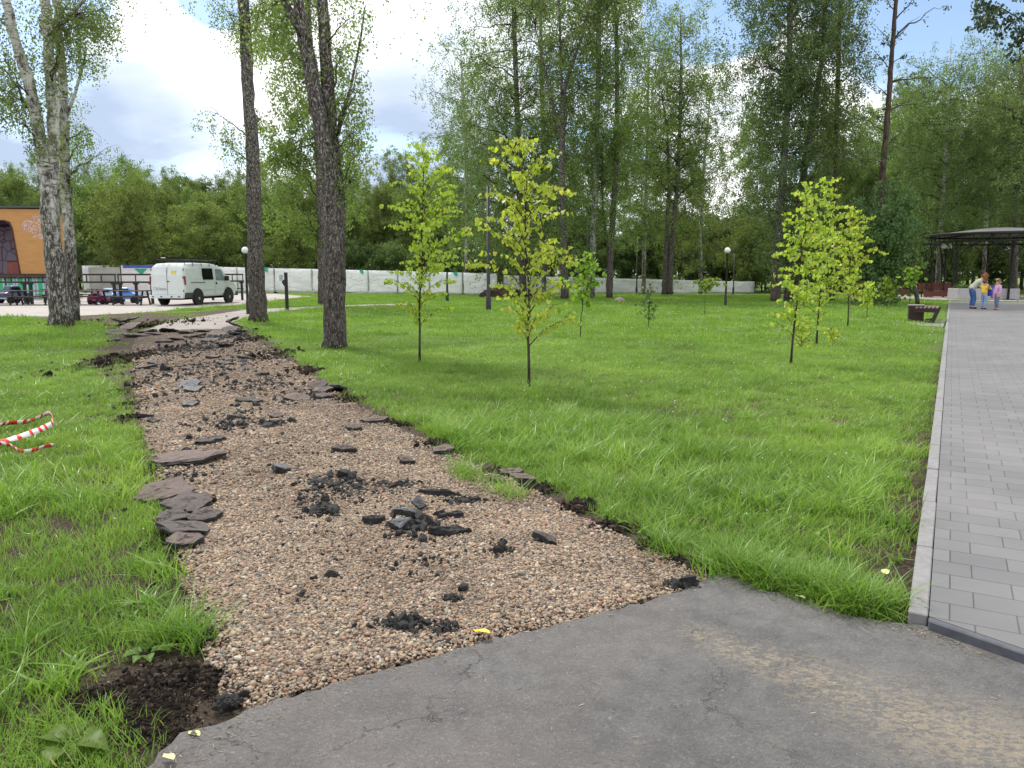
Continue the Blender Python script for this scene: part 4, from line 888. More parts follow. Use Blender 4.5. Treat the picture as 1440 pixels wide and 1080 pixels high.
mid('pine_tree', 'tall pine with bare dead branches right of the bright saplings', 44, [[(1233, 426, .26), (1238, 280, .185), (1247, 180, .16), (1254, 80, .13), (1260, 0, .11)]], M['bark_pine'], M['pine_leaf'],
    [(1236, 330, 1245, 200, 4, 14, 300)], seed=43, crown_top=1200, extra=[(1250, 120, 1300, 102, 12, 0, 4, .3), (1250, 118, 1330, 112, 12, .4, 3, .3), (1256, 60, 1296, 20, 12, 0, 3, .3), (1256, 55, 1330, 8, 12, 1, 3, .3), (1252, 100, 1215, 60, 12, 0, 3, .3), (1247, 160, 1290, 140, 12, 0, 3, .3), (1246, 190, 1200, 160, 12, 0, 3, .3), (1244, 230, 1200, 225, 12, 0, 3, .3), (1242, 260, 1290, 250, 12, 0, 3, .3), (1258, 30, 1310, -20, 12, 0, 3, .3), (1256, 70, 1222, 30, 12, .5, 3, .3), (1240, 280, 1275, 262, 12, .5, 3, .3), (1243, 210, 1270, 185, 12, 0, 3, .3), (1245, 175, 1205, 150, 12, .6, 3, .3), (1240, 250, 1208, 236, 12, .3, 3, .3), (1238, 300, 1262, 290, 12, .3, 3, .3), (1259, 15, 1225, -20, 12, .3, 3, .3), (1254, 90, 1285, 70, 12, -.4, 3, .3), (1249, 150, 1300, 150, 12, -.4, 3, .3), (1250, 140, 1220, 110, 12, -.5, 3, .3)])
mid('broadleaf_tree', 'dense dark leaved young tree between the bright saplings and the gazebo', 40, [[(1246, 430, .12), (1247, 370, .10), (1249, 310, .07), (1250, 280, .03)]], M['bark_twig'], M['dark_leaf'],
    [(1244, 410, 1246, 290, 26, 27, 8000), (1244, 340, 1246, 300, 8, 26, 2200)], leaf=.15, seed=44, crown_top=0)
mid('birch_tree', 'tall full birch left of the gazebo roof, crown against the sky', 56, [[(1318, 416, .20), (1322, 330, .17), (1330, 220, .13), (1335, 120, .05)]], M['bark_birch'], WL,
    [(1321, 330, 1335, 110, 30, 62, 20000)], seed=45, crown_top=0)
mid('birch_tree', 'tall full birch directly above the gazebo roof', 58, [[(1385, 416, .20), (1386, 330, .17), (1388, 230, .13), (1386, 150, .05)]], M['bark_birch'], WL,
    [(1386, 320, 1386, 140, 28, 60, 18000)], seed=46, crown_top=0)
mid('birch_tree', 'full green birch right of the gazebo at the photo edge', 52, [[(1462, 420, .22), (1458, 330, .18), (1450, 220, .14), (1440, 110, .05)]], M['bark_dark'], WL,
    [(1460, 330, 1440, 110, 30, 65, 20000)], seed=47, crown_top=0)
mid('birch_tree', 'thick dark trunk standing right behind the gazebo', 58, [[(1424, 417, .30), (1427, 330, .26), (1432, 220, .20), (1436, 100, .15)]], M['bark_dark'], WL, [(1430, 260, 1436, 90, 14, 50, 7000)], seed=48, crown_top=2000, top=17)
# overhanging branch, upper right: a pine standing outside the frame on the right
bE = (17.2, 19.5)
stem_tree('pine_tree', 'pine whose bough hangs into the upper right corner', bE,
 [[(1640, 540, .24, 0), (1640, 300, .22, 0), (1642, 100, .19, 0), (1645, -100, .16, 0)]], 19.5, M['bark_pine'], M['pine_leaf'],
 [(1640, 60, 1370, 15, 1500, -.6, 10, .4), (1640, 80, 1420, 50, 900, 0, 12, .4), (1640, 40, 1400, -20, 1200, .5, 12, .4), (1640, 120, 1460, 80, 900, .3, 14, .5)], leaf=.09, seed=49, top=14, crown_top=2500)
# round pale bushes before the wood, left half
put_tree('bush', V_BUSH[0], tX(128, 60), 66, 'tall rounded green bush beside the orange stage', 'bush', s=.95, sz=1.35, name='tall_bush')
put_tree('bush', V_BUSH[1], tX(285, 70), 71, 'wide pale green bush above the parked van', 'bush', s=1.15, sz=1.15, name='wide_bush')
put_tree('bush', V_BUSH[0], tX(215, 72), 73, 'mid green bush between the tall bush and the wide pale bush', 'bush', s=.9, sz=1.0, name='wide_bush')
put_tree('bush', V_BUSH[1], tX(415, 71), 72, 'bright leafy bush behind the fence right of the lamp', 'bush', s=.8, sz=1.05, name='wide_bush')
put_tree('bush', V_BUSH[1], tX(1075, 63), 66, 'green bush closing the right end of the white fence', 'bush', s=.8, sz=.9, name='wide_bush')
put_tree('bush', V_BUSH[0], tX(1130, 60), 62, 'green bush behind the pair of weeping birches', 'bush', s=.9, sz=.9, name='wide_bush')
put_tree('bush', V_BUSH[0], tX(1020, 70), 71, 'leafy bush under the sky gap', 'bush', s=.8, sz=.9, name='wide_bush')

# ---------------------------------------------------------------- saplings
HEART = np.array([[0, 0, 0], [.42, -.10, .10], [.52, .28, .12], [.30, .70, .04], [0, 1.0, -.02], [-.30, .70, .04], [-.52, .28, .12], [-.42, -.10, .10]])
HF = [(0, 1, 2, 3), (0, 3, 4, 5), (0, 5, 6, 7)]
MAPLE = np.array([[0, 0, 0], [.5, .05, .06], [.35, .32, .03], [.72, .6, .06], [0, 1.1, -.02], [-.72, .6, .06], [-.35, .32, .03], [-.5, .05, .06]])
def sapling(name, label, bpx, bpy, toppx, toppy, w_l, w_r, leaf, nleaf, m, seed, lowest=.28, shape=HEART, r0=.022, thick=1, group=None, bias=()):
    r = np.random.default_rng(seed); R_ = random.Random(seed); b = G(bpx, bpy); Y = b[1]; O = Vector((b[0], b[1], 0)); o = empty(name, O, label, 'sapling', group)
    T = at(toppx, toppy, Y)-O; H = T.z; mb = MB(); n = 12; pts = []
    for i in range(n+1):
        t = i/n; pts.append(Vector((T.x*t**1.3+R_.gauss(0, .0045)*H*(i > 2), R_.gauss(0, .0045)*H*(i > 2), T.z*t-(.05 if i == 0 else 0))))
    mb.tube(pts, [r0*thick*(1.0-.82*i/n)*(1.3 if i == 0 else 1) for i in range(n+1)], 8)
    C = []; D = []; nb = int(22+H*8); sc = Y/FPX
    for k in range(nb):
        u = (k+.5)/nb; t = lowest+(1-lowest)*u*.97; f = t*n; i = min(n-1, int(f)); p = pts[i].lerp(pts[i+1], f-i); a = k*2.399+R_.gauss(0, .5)
        wid = (w_r if math.cos(a) > 0 else w_l)*sc; L = max(.12, wid*(.30+.85*math.sin(math.pi*min(1, (.18+.72*u)))**1.0*(1-.45*u))*R_.uniform(.5, 1.2))
        q = bend(p, (math.cos(a), math.sin(a), 0), L*1.15, 1.15, .35, 6, .08, R_); mb.tube(q, [max(.002, .009*thick*(1-j/6.5)*min(1, L*1.3)) for j in range(7)], 5)
        nl = max(3, int(nleaf*(L**1.1)/(nb*.42*max(.3, sc*(w_l+w_r)/2))))
        br = [q]
        for z in range(2):
            j = R_.randint(1, 4); s2 = bend(q[j], (q[j+1]-q[j]).normalized()+Vector((R_.gauss(0, .6), R_.gauss(0, .6), .1)), L*.4, .3, .3, 4, .1, R_); mb.tube(s2, [.004, .003, .002, .002, .001], 4); br.append(s2)
        for z in range(nl):
            bb = br[0] if R_.random() < .6 else R_.choice(br); ff = R_.uniform(.12, 1)*(len(bb)-1.001); j = int(ff); pp = bb[j].lerp(bb[j+1], ff-j)
            C.append((pp.x+R_.gauss(0, leaf*.45), pp.y+R_.gauss(0, leaf*.45), pp.z-R_.uniform(0, leaf*.6))); h = R_.uniform(0, 6.28); D.append((math.cos(h)*.6, math.sin(h)*.6, -R_.uniform(.25, 1.3)))
    C = np.array(C); D = np.array(D); D /= np.linalg.norm(D, axis=1, keepdims=True); k = len(C)
    out_ = C.copy(); out_[:, 2] = .2; side = np.cross(D, np.array([0, 0, 1.])+r.normal(0, .5, (k, 3))); side /= np.linalg.norm(side, axis=1, keepdims=True).clip(1e-5); nn = np.cross(side, D)
    S = leaf*r.uniform(.40, 1.12, k); V = C[:, None, :]+S[:, None, None]*(side[:, None, :]*shape[None, :, 0:1]+D[:, None, :]*shape[None, :, 1:2]+nn[:, None, :]*shape[None, :, 2:3])
    F = (np.array(HF)[None]+8*np.arange(k)[:, None, None]).reshape(-1, 4); A = np.repeat(np.clip(r.normal(.5, .25, k), 0, 1), 3)
    mb.build('trunk', M['bark_twig'], o, True); link('crown', np_mesh('crown', V.reshape(-1, 3), F, [m], False, A), o); return o
LM = M['lime_leaf']
sapling('linden_sapling', 'bright lime green young linden, leftmost of the large ones on the lawn', 590, 512, 598, 205, 58, 70, .070, 1200, LM, 61, lowest=.17)
sapling('linden_sapling', 'nearest bright lime green young linden, in the middle of the lawn', 744, 549, 737, 190, 92, 90, .066, 1100, LM, 62, lowest=.17, r0=.021)
sapling('linden_sapling', 'front one of the three bright lindens standing together on the right', 1112, 514, 1137, 256, 50, 46, .074, 720, LM, 63, lowest=.14)
sapling('linden_sapling', 'middle one of the three bright lindens standing together on the right', 1148, 486, 1165, 252, 42, 42, .080, 720, LM, 64, lowest=.16)
sapling('linden_sapling', 'rear one of the three bright lindens standing together on the right', 1192, 461, 1198, 290, 42, 40, .090, 800, LM, 65, lowest=.22)
sapling('maple_sapling', 'small thin maple sapling with drooping yellow green leaves behind the nearest linden', 816, 475, 826, 355, 34, 28, .11, 210, M['maple_leaf'], 66, lowest=.35, shape=MAPLE, r0=.014)
sapling('young_shrub', 'small dark leaved sapling alone in the middle of the lawn', 912, 461, 915, 398, 26, 16, .08, 150, M['dark_leaf'], 67, lowest=.15, r0=.014)
sapling('maple_sapling', 'flat topped tiny sapling near the far lamp on the lawn', 991, 446, 992, 398, 24, 34, .11, 90, M['maple_leaf'], 68, lowest=.7, r0=.012, shape=MAPLE)
sapling('linden_sapling', 'small rounded sapling just left of the dark leaved tree and the bench', 1247, 434, 1249, 390, 16, 16, .12, 150, M['maple_leaf'], 69, lowest=.25, r0=.014)
sapling('linden_sapling', 'small shaded sapling right behind the rear bright linden', 1219, 447, 1221, 395, 16, 16, .12, 130, LM, 70, lowest=.25, r0=.014)
sapling('maple_sapling', 'little fan leaved sapling beside the leaning dark trunk at the bench', 1278, 436, 1282, 376, 14, 16, .14, 60, M['maple_leaf'], 71, lowest=.55, r0=.014, shape=MAPLE)
sapling('young_shrub', 'tiny yellowish shoot at the foot of the middle right linden', 1126, 492, 1128, 468, 18, 20, .07, 40, LM, 72, lowest=.1, r0=.006)
sapling('young_shrub', 'tiny shoot in the lawn right of the middle right linden', 1172, 484, 1168, 462, 14, 16, .07, 30, LM, 73, lowest=.1, r0=.006)
# ================================================================ WHITE FENCE
def clothmat():
    m, nt, out = mat('white_banner'); tc = N(nt, 'ShaderNodeTexCoord').outputs['Object']
    n = noise(nt, mapping(nt, tc, (.8, .8, 2.2)), 1.1, 5, .55, 1.2); d = noise(nt, mapping(nt, tc, (1.5, 1.5, .6)), 2.5, 5, .7)
    c = mixc(nt, ramp(nt, d, [(.45, (0, 0, 0)), (.75, (.5, .5, .5))]), (.74, .75, .78), (.55, .55, .54))
    finish(nt, out, c, .6, n, .9, .12, .3); return m
M['banner'] = clothmat()
M['green_print'] = simple('green_print', (.03, .36, .24), .5, .15, 3); M['blue_print'] = simple('blue_print', (.05, .12, .45), .5, .2, 3)
M['zinc'] = simple('zinc', (.34, .35, .36), .45, .15, 20, .5)
def fence(name, label, knots, group=None, logos=True, dark=()):
    """knots: (px, Y, height)"""
    p0 = Vector(at(knots[0][0], 410, knots[0][1])); root = empty(name, (p0.x, p0.y, 0), label, 'fence', group)
    O = Vector((p0.x, p0.y, 0)); r_ = random.Random(int(knots[0][0])+7); pts = []
    for i in range(len(knots)-1):
        a = Vector(at(knots[i][0], 410, knots[i][1])); b = Vector(at(knots[i+1][0], 410, knots[i+1][1])); a.z = b.z = 0
        n = max(1, round((b-a).length/3.1))
        for k in range(n): t = k/n; pts.append((a.lerp(b, t), knots[i][2]*(1-t)+knots[i+1][2]*t))
    b = Vector(at(knots[-1][0], 410, knots[-1][1])); b.z = 0; pts.append((b, knots[-1][2]))
    for i in range(len(pts)-1):
        a, ha = pts[i]; b, hb = pts[i+1]; d = (b-a); L = d.length; d.normalize(); nrm = Vector((d.y, -d.x, 0))
        nx, nz = 14, 8; V = []; F = []; g1, g2, ph = r_.uniform(.02, .06), r_.uniform(.03, .09), r_.uniform(0, 6)
        for z in range(nz+1):
            for x in range(nx+1):
                u, v = x/nx, z/nz; h = (ha*(1-u)+hb*u)*v*(1-.035*math.sin(math.pi*u)*(v > .5)*r_.choice((0, 1, 1)))
                q = a+d*(.04+u*(L-.08))+nrm*(.035+g1*math.sin(5*u+4*v+ph)*math.sin(math.pi*v)+g2*math.sin(math.pi*u)*math.sin(3*v+ph)*.6); V.append(tuple(q-O+Vector((0, 0, .05+h*.97))))
        for z in range(nz):
            for x in range(nx): k = z*(nx+1)+x; F.append((k, k+1, k+nx+2, k+nx+1))
        me = np_mesh('panel', np.array(V), np.array(F), [M['banner']], True); po = link('panel', me, root)
        so_ = po.modifiers.new('solid', 'SOLIDIFY'); so_.thickness = .004
        if logos and i % 3 == 1:
            mb = MB(); hh = ha; q = a+d*(L*.70)+nrm*.115-O
            w3 = min(.55, L*.16)
            mb.add([q+Vector((0, 0, hh*.99)), q+d*w3+Vector((0, 0, hh*.99)), q+d*w3*.8+Vector((0, 0, hh*.80)), q+d*w3*.35+Vector((0, 0, hh*.86))], [(0, 1, 2, 3)])
            e = mb.build('emblem', M['green_print'], po); e.modifiers.new('s', 'SOLIDIFY').thickness = .004
        mb = MB(); mb.tube([a-O+Vector((0, 0, -.02)), a-O+Vector((0, 0, ha*1.02))], .03, 6); mb.box(a-O-nrm*.15+Vector((0, 0, .06)), (.25, .6, .12)); mb.bar(a-O-nrm*.45+Vector((0, 0, .08)), a-O+Vector((0, 0, ha*.7)), .03, .03)
        mb.build('post', M['black_metal'] if i % 2 else M['zinc'], root)
        mb = MB()
        for zz in (.06, .55, .98): mb.tube([a-O-nrm*.03+Vector((0, 0, ha*zz)), b-O-nrm*.03+Vector((0, 0, hb*zz))], .016, 5)
        mb.build('rail', M['zinc'], root)
    mb = MB(); q, h = pts[-1]; mb.tube([q-O, q-O+Vector((0, 0, h))], .03, 6); mb.build('post', M['black_metal'], root)
    return root
fence('banner_fence', 'long white banner covered construction fence crossing behind the van and lawn', [(118, 66, 2.30), (225, 66.5, 2.4), (335, 65.5, 2.15), (440, 64, 2.0), (560, 61, 1.82), (700, 57.5, 1.62)])
fence('banner_fence', 'lower white banner fence running behind the birch trunks to the right', [(708, 59, 1.5), (800, 61, 1.34), (905, 62.5, 1.18), (985, 63.5, 1.05), (1061, 64, .95)])
# the big grey and white banner boards, left of the van
def board(label, pxa, pxb, Y, z0, z1, m, tops):
    a = Vector(at(pxa, 400, Y)); b = Vector(at(pxb, 400, Y+.4)); a.z = b.z = 0; root = empty('banner_board', a, label, 'banner')
    d = (b-a); L = d.length; mb = MB(); mb.box((L/2, 0, (z0+z1)/2), (L, .05, z1-z0)); f = mb.build('panel', m, root)
    root.rotation_euler = (0, 0, math.atan2(d.y, d.x))
    for (u0, u1, v0, v1, tri, mm) in tops:
        mb = MB(); H = z1-z0; q = [(u0*L, -.035, z0+v1*H), (u1*L, -.035, z0+v1*H), (u1*L*(.5+.5*(not tri))+u0*L*.5*tri, -.035, z0+v0*H)] + ([] if tri else [(u0*L, -.035, z0+v0*H)])
        mb.add(q, [tuple(range(len(q)))]); e = mb.build('emblem', mm, f); e.modifiers.new('s', 'SOLIDIFY').thickness = .004
    for u in (.02, .5, .98):
        mb = MB(); mb.box((u*L, .06, z1/2), (.07, .07, z1)); mb.build('post', M['zinc'], root)
board('pale grey banner board standing behind the picnic benches', 126, 170, 60, .1, 2.1, simple('grey_banner', (.40, .43, .40), .7, .2, 1.5), [])
board('white banner board with a blue top edge just left of the van', 172, 224, 59, .1, 2.25, M['banner'], [(0.05, .98, .90, 1.0, False, M['blue_print']), (.35, .72, .66, .88, True, M['green_print'])])

# ================================================================ LAMPS AND POSTS
def lamp(label, bpx, bpy, toppy, globes=1, rg=.17, Yf=None, group='globe lamps', name='street_lamp'):
    b = Vector(G(bpx, bpy)) if Yf is None else Vector((tX(bpx, Yf), Yf)); H = at(bpx, toppy, b.y).z; root = empty(name, (b.x, b.y, 0), label, 'street lamp', group)
    mb = MB(); mb.lathe([(.07, 0), (.07, .5), (.055, .53), (.05, .6), (.04, H-.28), (.055, H-.26), (.055, H-.18)], n=12); mb.tube([(0, 0, -.02), (0, 0, .03)], .12, 12)
    mb.build('pole', M['black_metal'], root, True)
    if globes == 1: cs = [(0, 0)]
    else:
        cs = [(-rg*1.15, 0), (rg*1.15, 0)]; mb = MB(); mb.tube([(-rg*1.15, 0, H-.2), (-rg*.8, 0, H-.34), (0, 0, H-.4), (rg*.8, 0, H-.34), (rg*1.15, 0, H-.2)], .022, 6); mb.build('arm', M['black_metal'], root)
    for (x, y) in cs:
        mb = MB(); mb.lathe([(rg*math.sin(a)+.0001, -rg*math.cos(a)) for a in [i*math.pi/12 for i in range(13)]], (x, y, H), 20); g = mb.build('globe', M['globe'], root, True)
        mb = MB(); mb.lathe([(.05, -.0), (.075, .02), (.075, .05), (.0, .05)], (x, y, H-rg-.04), 12); mb.build('collar', M['black_metal'], g)
    return root
lamp('black lamp post with one white globe, left of the straight dark birch by the van', 349, 442, 352, rg=.135)
lamp('black lamp post with one white globe on the far lawn before the white fence', 1020, 431, 352, rg=.145)
lamp('double globe lamp post under the gazebo roof beside the red brown bench', 1326, 419, 346, 2, .18)
def pole(label, bpx, bpy, toppy, r0=.07, head=False, Yf=None, cat='pole'):
    b = Vector(G(bpx, bpy)) if Yf is None else Vector((tX(bpx, Yf), Yf)); H = at(bpx, toppy, b.y).z; root = empty('lamp_mast', (b.x, b.y, 0), label, cat)
    mb = MB(); mb.lathe([(r0*1.35, 0), (r0*1.35, .55), (r0, .58), (r0*.75, H), (0, H)], n=12); mb.build('pole', M['black_metal'], root, True)
    mb = MB(); mb.box((0, 0, .35), (r0*2.8, r0*2.2, .25)); mb.build('hatch', M['grey_plastic'], root)
    if head:
        mb = MB(); mb.box((0, -.12, H+.04), (.36, .5, .09)); mb.tube([(0, 0, H-.15), (0, -.1, H)], .03, 6); mb.build('lamp_head', M['grey_plastic'], root)
pole('tall black lamp mast between the leftmost and the nearest linden', 687, 437, 262, .085)
pole('thin tall mast with a flat lamp head left of the straight white birch trunk', 826, 416, 296, .06, True)
pole('thin black mast on the lawn right of the pale rock', 895, 414, 322, .055, True)
pole('thin black mast just right of the far globe lamp', 1031, 414, 352, .05, True)
pole('short dark pole standing before the fence behind the leftmost linden', 629, 424, 383, .07)
# info post
b = G(404, 437); root = empty('sign_post', (b[0], b[1], 0), 'black post carrying a small pale blue sign plate on the lawn by the paved bend', 'sign post')
Hs = at(403, 383, b[1]).z
mb = MB(); mb.box((0, 0, Hs/2), (.13, .11, Hs)); mb.add([(-.065, -.05, Hs-.30), (-.17, -.05, Hs-.38), (-.17, -.05, Hs-.45), (-.065, -.05, Hs-.62), (-.065, .05, Hs-.30), (-.17, .05, Hs-.38), (-.17, .05, Hs-.45), (-.065, .05, Hs-.62)], [(0, 1, 2, 3), (4, 7, 6, 5), (0, 4, 5, 1), (1, 5, 6, 2), (2, 6, 7, 3)]); mb.build('post', M['black_metal'], root, bevel=.01)
mb = MB(); mb.box((-.20, -.03, Hs-.24), (.17, .02, .26)); mb.build('sign_plate', simple('sign_blue', (.32, .42, .48), .5, .15, 9), root)

# ================================================================ VAN
def van():
    c = Vector(at(262, 430, 38.6)); c.z = 0; th = R(8)     # rear right corner, heading
    fwd = Vector((math.sin(th), math.cos(th), 0)); lft = Vector((-math.cos(th), math.sin(th), 0)); W = 1.90
    o = empty('parked_van', c+lft*(W/2), 'dusty white delivery van with a ladder on its roof rack, parked on the square', 'van', rz=math.pi/2-th)
    # local x forward, y left
    side = [(0, .50), (0, .98), (.03, 1.55), (.12, 1.95), (.30, 2.10), (1.2, 2.16), (2.9, 2.14), (3.55, 2.04), (3.85, 1.86), (4.42, 1.30), (4.60, 1.20), (5.20, 1.08), (5.38, .98), (5.45, .72), (5.42, .46), (5.2, .42), (4.9, .42), (.25, .42)]
    def wd(x, z):
        w_ = W/2
        if z > 1.15: w_ -= .085*((z-1.15)/.95)**1.3
        if z > 1.9: w_ -= .28*((z-1.9)/.25)**2*.5
        if z < .6: w_ -= .03
        if x > 4.2: w_ -= .12*((x-4.2)/1.25)**2
        return w_
    n = len(side); rows = [(1.0, 0), (.93, .0)]
    V = []; F = []
    lay = [-1, -.93, -.5, 0, .5, .93, 1]
    cx, cz = 2.7, 1.25
    for k in lay:
        for (x, z) in side:
            sc = 1 if abs(k) < .99 else .965
            V.append((cx+(x-cx)*sc if abs(k) > .99 else x, k*wd(x, z), cz+(z-cz)*(.96 if abs(k) > .99 else 1)))
    for i in range(len(lay)-1):
        for j in range(n): F.append((i*n+j, (i+1)*n+j, (i+1)*n+(j+1) % n, i*n+(j+1) % n))
    # ends: fan triangles around centre
    for (i, fl) in ((0, 1), (len(lay)-1, 0)):
        c0 = len(V); V.append((2.4, lay[i]*W/2*.985, 1.2))
        for j in range(n):
            a, b = i*n+j, i*n+(j+1) % n; F.append((c0, b, a) if not fl else (c0, a, b))
    me = np_mesh('body', np.array(V), F, [M['white_paint']], False); body = link('body', me, o); bv = body.modifiers.new('b', 'BEVEL'); bv.width = .03; bv.segments = 2; bv.limit_method = 'ANGLE'; bv.angle_limit = R(25)
    def sidebox(x0, x1, z0, z1, y, m, name, parent=body, t=.012, sy=-1):
        mb = MB(); zs = (z0, z1); P_ = []
        for z in zs:
            for x in (x0, x1): P_.append((x, sy*(wd(x, z)+y), z)); 
        Q = [(p[0], p[1]-sy*(t+y+.02), p[2]) for p in P_]
        mb.add(P_+Q, [(0, 1, 3, 2), (4, 6, 7, 5), (0, 4, 5, 1), (2, 3, 7, 6), (0, 2, 6, 4), (1, 5, 7, 3)]); return mb.build(name, m, parent)
    for sy in (-1, 1):
        sidebox(.35, 1.50, 1.36, 1.86, .006, M['white_paint'], 'panel', sy=sy)            # pressed blind panel
        sidebox(1.72, 2.75, 1.30, 1.88, .012, M['dark_glass'], 'window', sy=sy)
        d = sidebox(1.60, 2.86, .52, 1.94, .006, M['white_paint'], 'door', o, sy=sy)
        sidebox(1.70, 1.86, 1.14, 1.18, .04, M['rubber'], 'handle', d, sy=sy)
        d = sidebox(2.90, 3.92, .55, 1.22, .008, M['white_paint'], 'door', o, sy=sy)
        sidebox(2.96, 3.05, 1.04, 1.16, .04, M['rubber'], 'handle', d, sy=sy)
        mb = MB(); q = [(3.00, 1.27), (3.98, 1.25), (3.66, 1.82), (3.08, 1.86)]
        mb.add([(x, sy*(wd(x, z)+.012), z) for x, z in q], [(0, 1, 2, 3)]); w_ = mb.build('window', simple('side_glass', (.20, .26, .28), .1, .3, 3, spec=.9, bump=0), o); w_.modifiers.new('s', 'SOLIDIFY').thickness = .012
        sidebox(.55, 1.62, 1.145, 1.175, .014, M['rubber'], 'slide_rail', sy=sy)
        sidebox(.02, 1.0, .40, .66, .016, M['grey_plastic'], 'mudguard', o, sy=sy)
        sidebox(.0, .10, 1.06, 1.48, .014, M['red_plastic'], 'tail_light', o, sy=sy)
        sidebox(1.0, 4.0, .80, .83, .012, M['white_paint'], 'crease', sy=sy)
        for (wx, nm) in ((1.15, 'rear'), (4.28, 'front')):
            mb = MB(); pts = [(wx+.47*math.cos(a), sy*(W/2-.01), .38+.45*math.sin(a)) for a in [i*math.pi/10 for i in range(-1, 12)]]; mb.tube(pts, .055, 6); mb.lathe([(.02, 0), (.42, 0), (.42, .10)], (wx, sy*(W/2-.04) if sy > 0 else -W/2-.06+.0, .38), 24, axis='Y'); mb.build('wheel_arch', M['rubber'], o)
            wh = bpy.data.objects.new('wheel', None)
            mb = MB(); R0 = .345; yy = sy*(W/2-.10)
            mb.lathe([(.20, -.10), (R0-.02, -.10), (R0, -.07), (R0, .07), (R0-.02, .10), (.20, .10)], (wx, yy+sy*.05, R0), 28, axis='Y'); wo = mb.build('wheel', M['rubber'], o, True)
            mb = MB(); mb.lathe([(.205, .06*sy), (.20, .10*sy), (.165, .075*sy), (.10, .06*sy), (.08, .12*sy), (.0, .12*sy)], (wx, yy+sy*.05, R0), 24, axis='Y'); mb.build('rim', M['rim'], wo, True)
        mb = MB(); mb.box((3.92, sy*(W/2+.13), 1.36), (.10, .22, .26)); mb.bar((3.9, sy*W/2*.96, 1.30), (3.92, sy*(W/2+.08), 1.33), .03, .03); mb.build('mirror', M['rubber'], o, bevel=.02)
    # rear
    for s_ in (-1, 1):
        mb = MB(); y0, y1 = (.012, W/2-.10) if s_ > 0 else (-(W/2-.10), -.012)
        q = [(-.006, y0, .56), (-.006, y1, .56), (.0, y1, 1.55), (.10, y1*.98, 1.93), (.10, y0, 1.95), (.0, y0, 1.55)]
        mb.add([(x-.008, y, z) for x, y, z in q]+[(x+.02, y, z) for x, y, z in q], [(0, 5, 2, 1), (5, 4, 3, 2), (6, 7, 8, 11), (11, 8, 9, 10), (0, 1, 7, 6), (1, 2, 8, 7), (2, 3, 9, 8), (3, 4, 10, 9), (4, 5, 11, 10), (5, 0, 6, 11)])
        d = mb.build('rear_door', M['white_paint'], o, bevel=.008)
        for z in (.75, 1.42, 1.80):
            mb = MB(); mb.box((-.012+(.055 if z > 1.7 else 0), s_*(W/2-.085), z), (.03, .04, .09)); mb.build('hinge', M['grey_plastic'], d)
        if s_ < 0: mb = MB(); mb.box((-.03, -.06, 1.22), (.03, .14, .04)); mb.build('handle', M['rubber'], d); mb = MB(); mb.box((.005, -.36, 1.67), (.02, .25, .17)); mb.build('sticker', M['yellow'], d)
    mb = MB(); mb.box((-.004, 0, 1.2), (.012, .014, 1.4)); mb.build('door_seam', M['rubber'], body)
    tx = bpy.data.curves.new('emblem', 'FONT'); tx.body = 'ГАЗель'; tx.size = .20; tx.extrude = .003; tx.offset = .004; to = bpy.data.objects.new('emblem', tx); COL.objects.link(to)
    dg = bpy.context.evaluated_depsgraph_get(); me = bpy.data.meshes.new_from_object(to.evaluated_get(dg)); bpy.data.objects.remove(to); me.materials.clear(); me.materials.append(M['rim'])
    e = link('emblem', me, o, (-.020, .76, .78)); e.rotation_euler = (math.pi/2, 0, -math.pi/2)
    mb = MB(); mb.box((-.10, 0, .46), (.16, W-.06, .15)); bp = mb.build('rear_bumper', M['white_paint'], o, bevel=.02)
    for y in (-.7, -.3, .25, .7): mb = MB(); mb.box((-.185, y, .47), (.02, .09, .06)); mb.build('reflector', M['grey_plastic'], bp)
    mb = MB(); mb.box((-.185, -.0, .56), (.012, .40, .09)); 
    mb = MB(); mb.box((5.46, 0, .52), (.16, W-.16, .24)); mb.build('front_bumper', M['grey_plastic'], o, bevel=.04)
    mb = MB(); mb.add([(3.80, -.78, 1.85), (3.80, .78, 1.85), (4.40, .84, 1.30), (4.40, -.84, 1.30)], [(0, 3, 2, 1)]); ws = mb.build('windscreen', M['dark_glass'], o); ws.location = (.03, 0, .03)
    for y in (-.68, .68): mb = MB(); mb.box((5.42, y, .86), (.06, .30, .20)); mb.build('headlight', M['globe'], o, bevel=.02)
    mb = MB(); mb.box((2.7, 0, .38), (4.9, 1.2, .16)); mb.tube([(1.15, -.8, .36), (1.15, .8, .36)], .06, 8); mb.build('chassis', M['rubber'], o)
    # roof rack with ladder
    mb = MB()
    for y in (-.70, .70): mb.tube([(.25, y, 2.30), (3.4, y, 2.30)], .018, 6)
    for x in (.35, 1.1, 1.9, 2.7, 3.3):
        mb.tube([(x, -.80, 1.98), (x, -.74, 2.30), (x, .74, 2.30), (x, .80, 1.98)], .016, 6)
    mb.build('roof_rack', M['black_metal'], o)
    L = empty('ladder', (0, 0, 0), 'long dark ladder lying on the roof rack of the white van', 'ladder'); L.location = o.location; L.rotation_euler = o.rotation_euler
    for y in (-.22, .16): mb = MB(); mb.box((1.75, y, 2.375), (4.2, .035, .09)); mb.build('stile', M['black_metal'], L)
    mb = MB(); mb.box((1.75, .45, 2.35), (3.6, .06, .05)); 
    for k in range(14): mb2 = MB(); mb2.tube([(-.2+k*.3, -.2, 2.375), (-.2+k*.3, .14, 2.375)], .015, 6); mb2.build('rung', M['zinc'], L)
    mb.build('stile', M['black_metal'], L)
    return o
van()

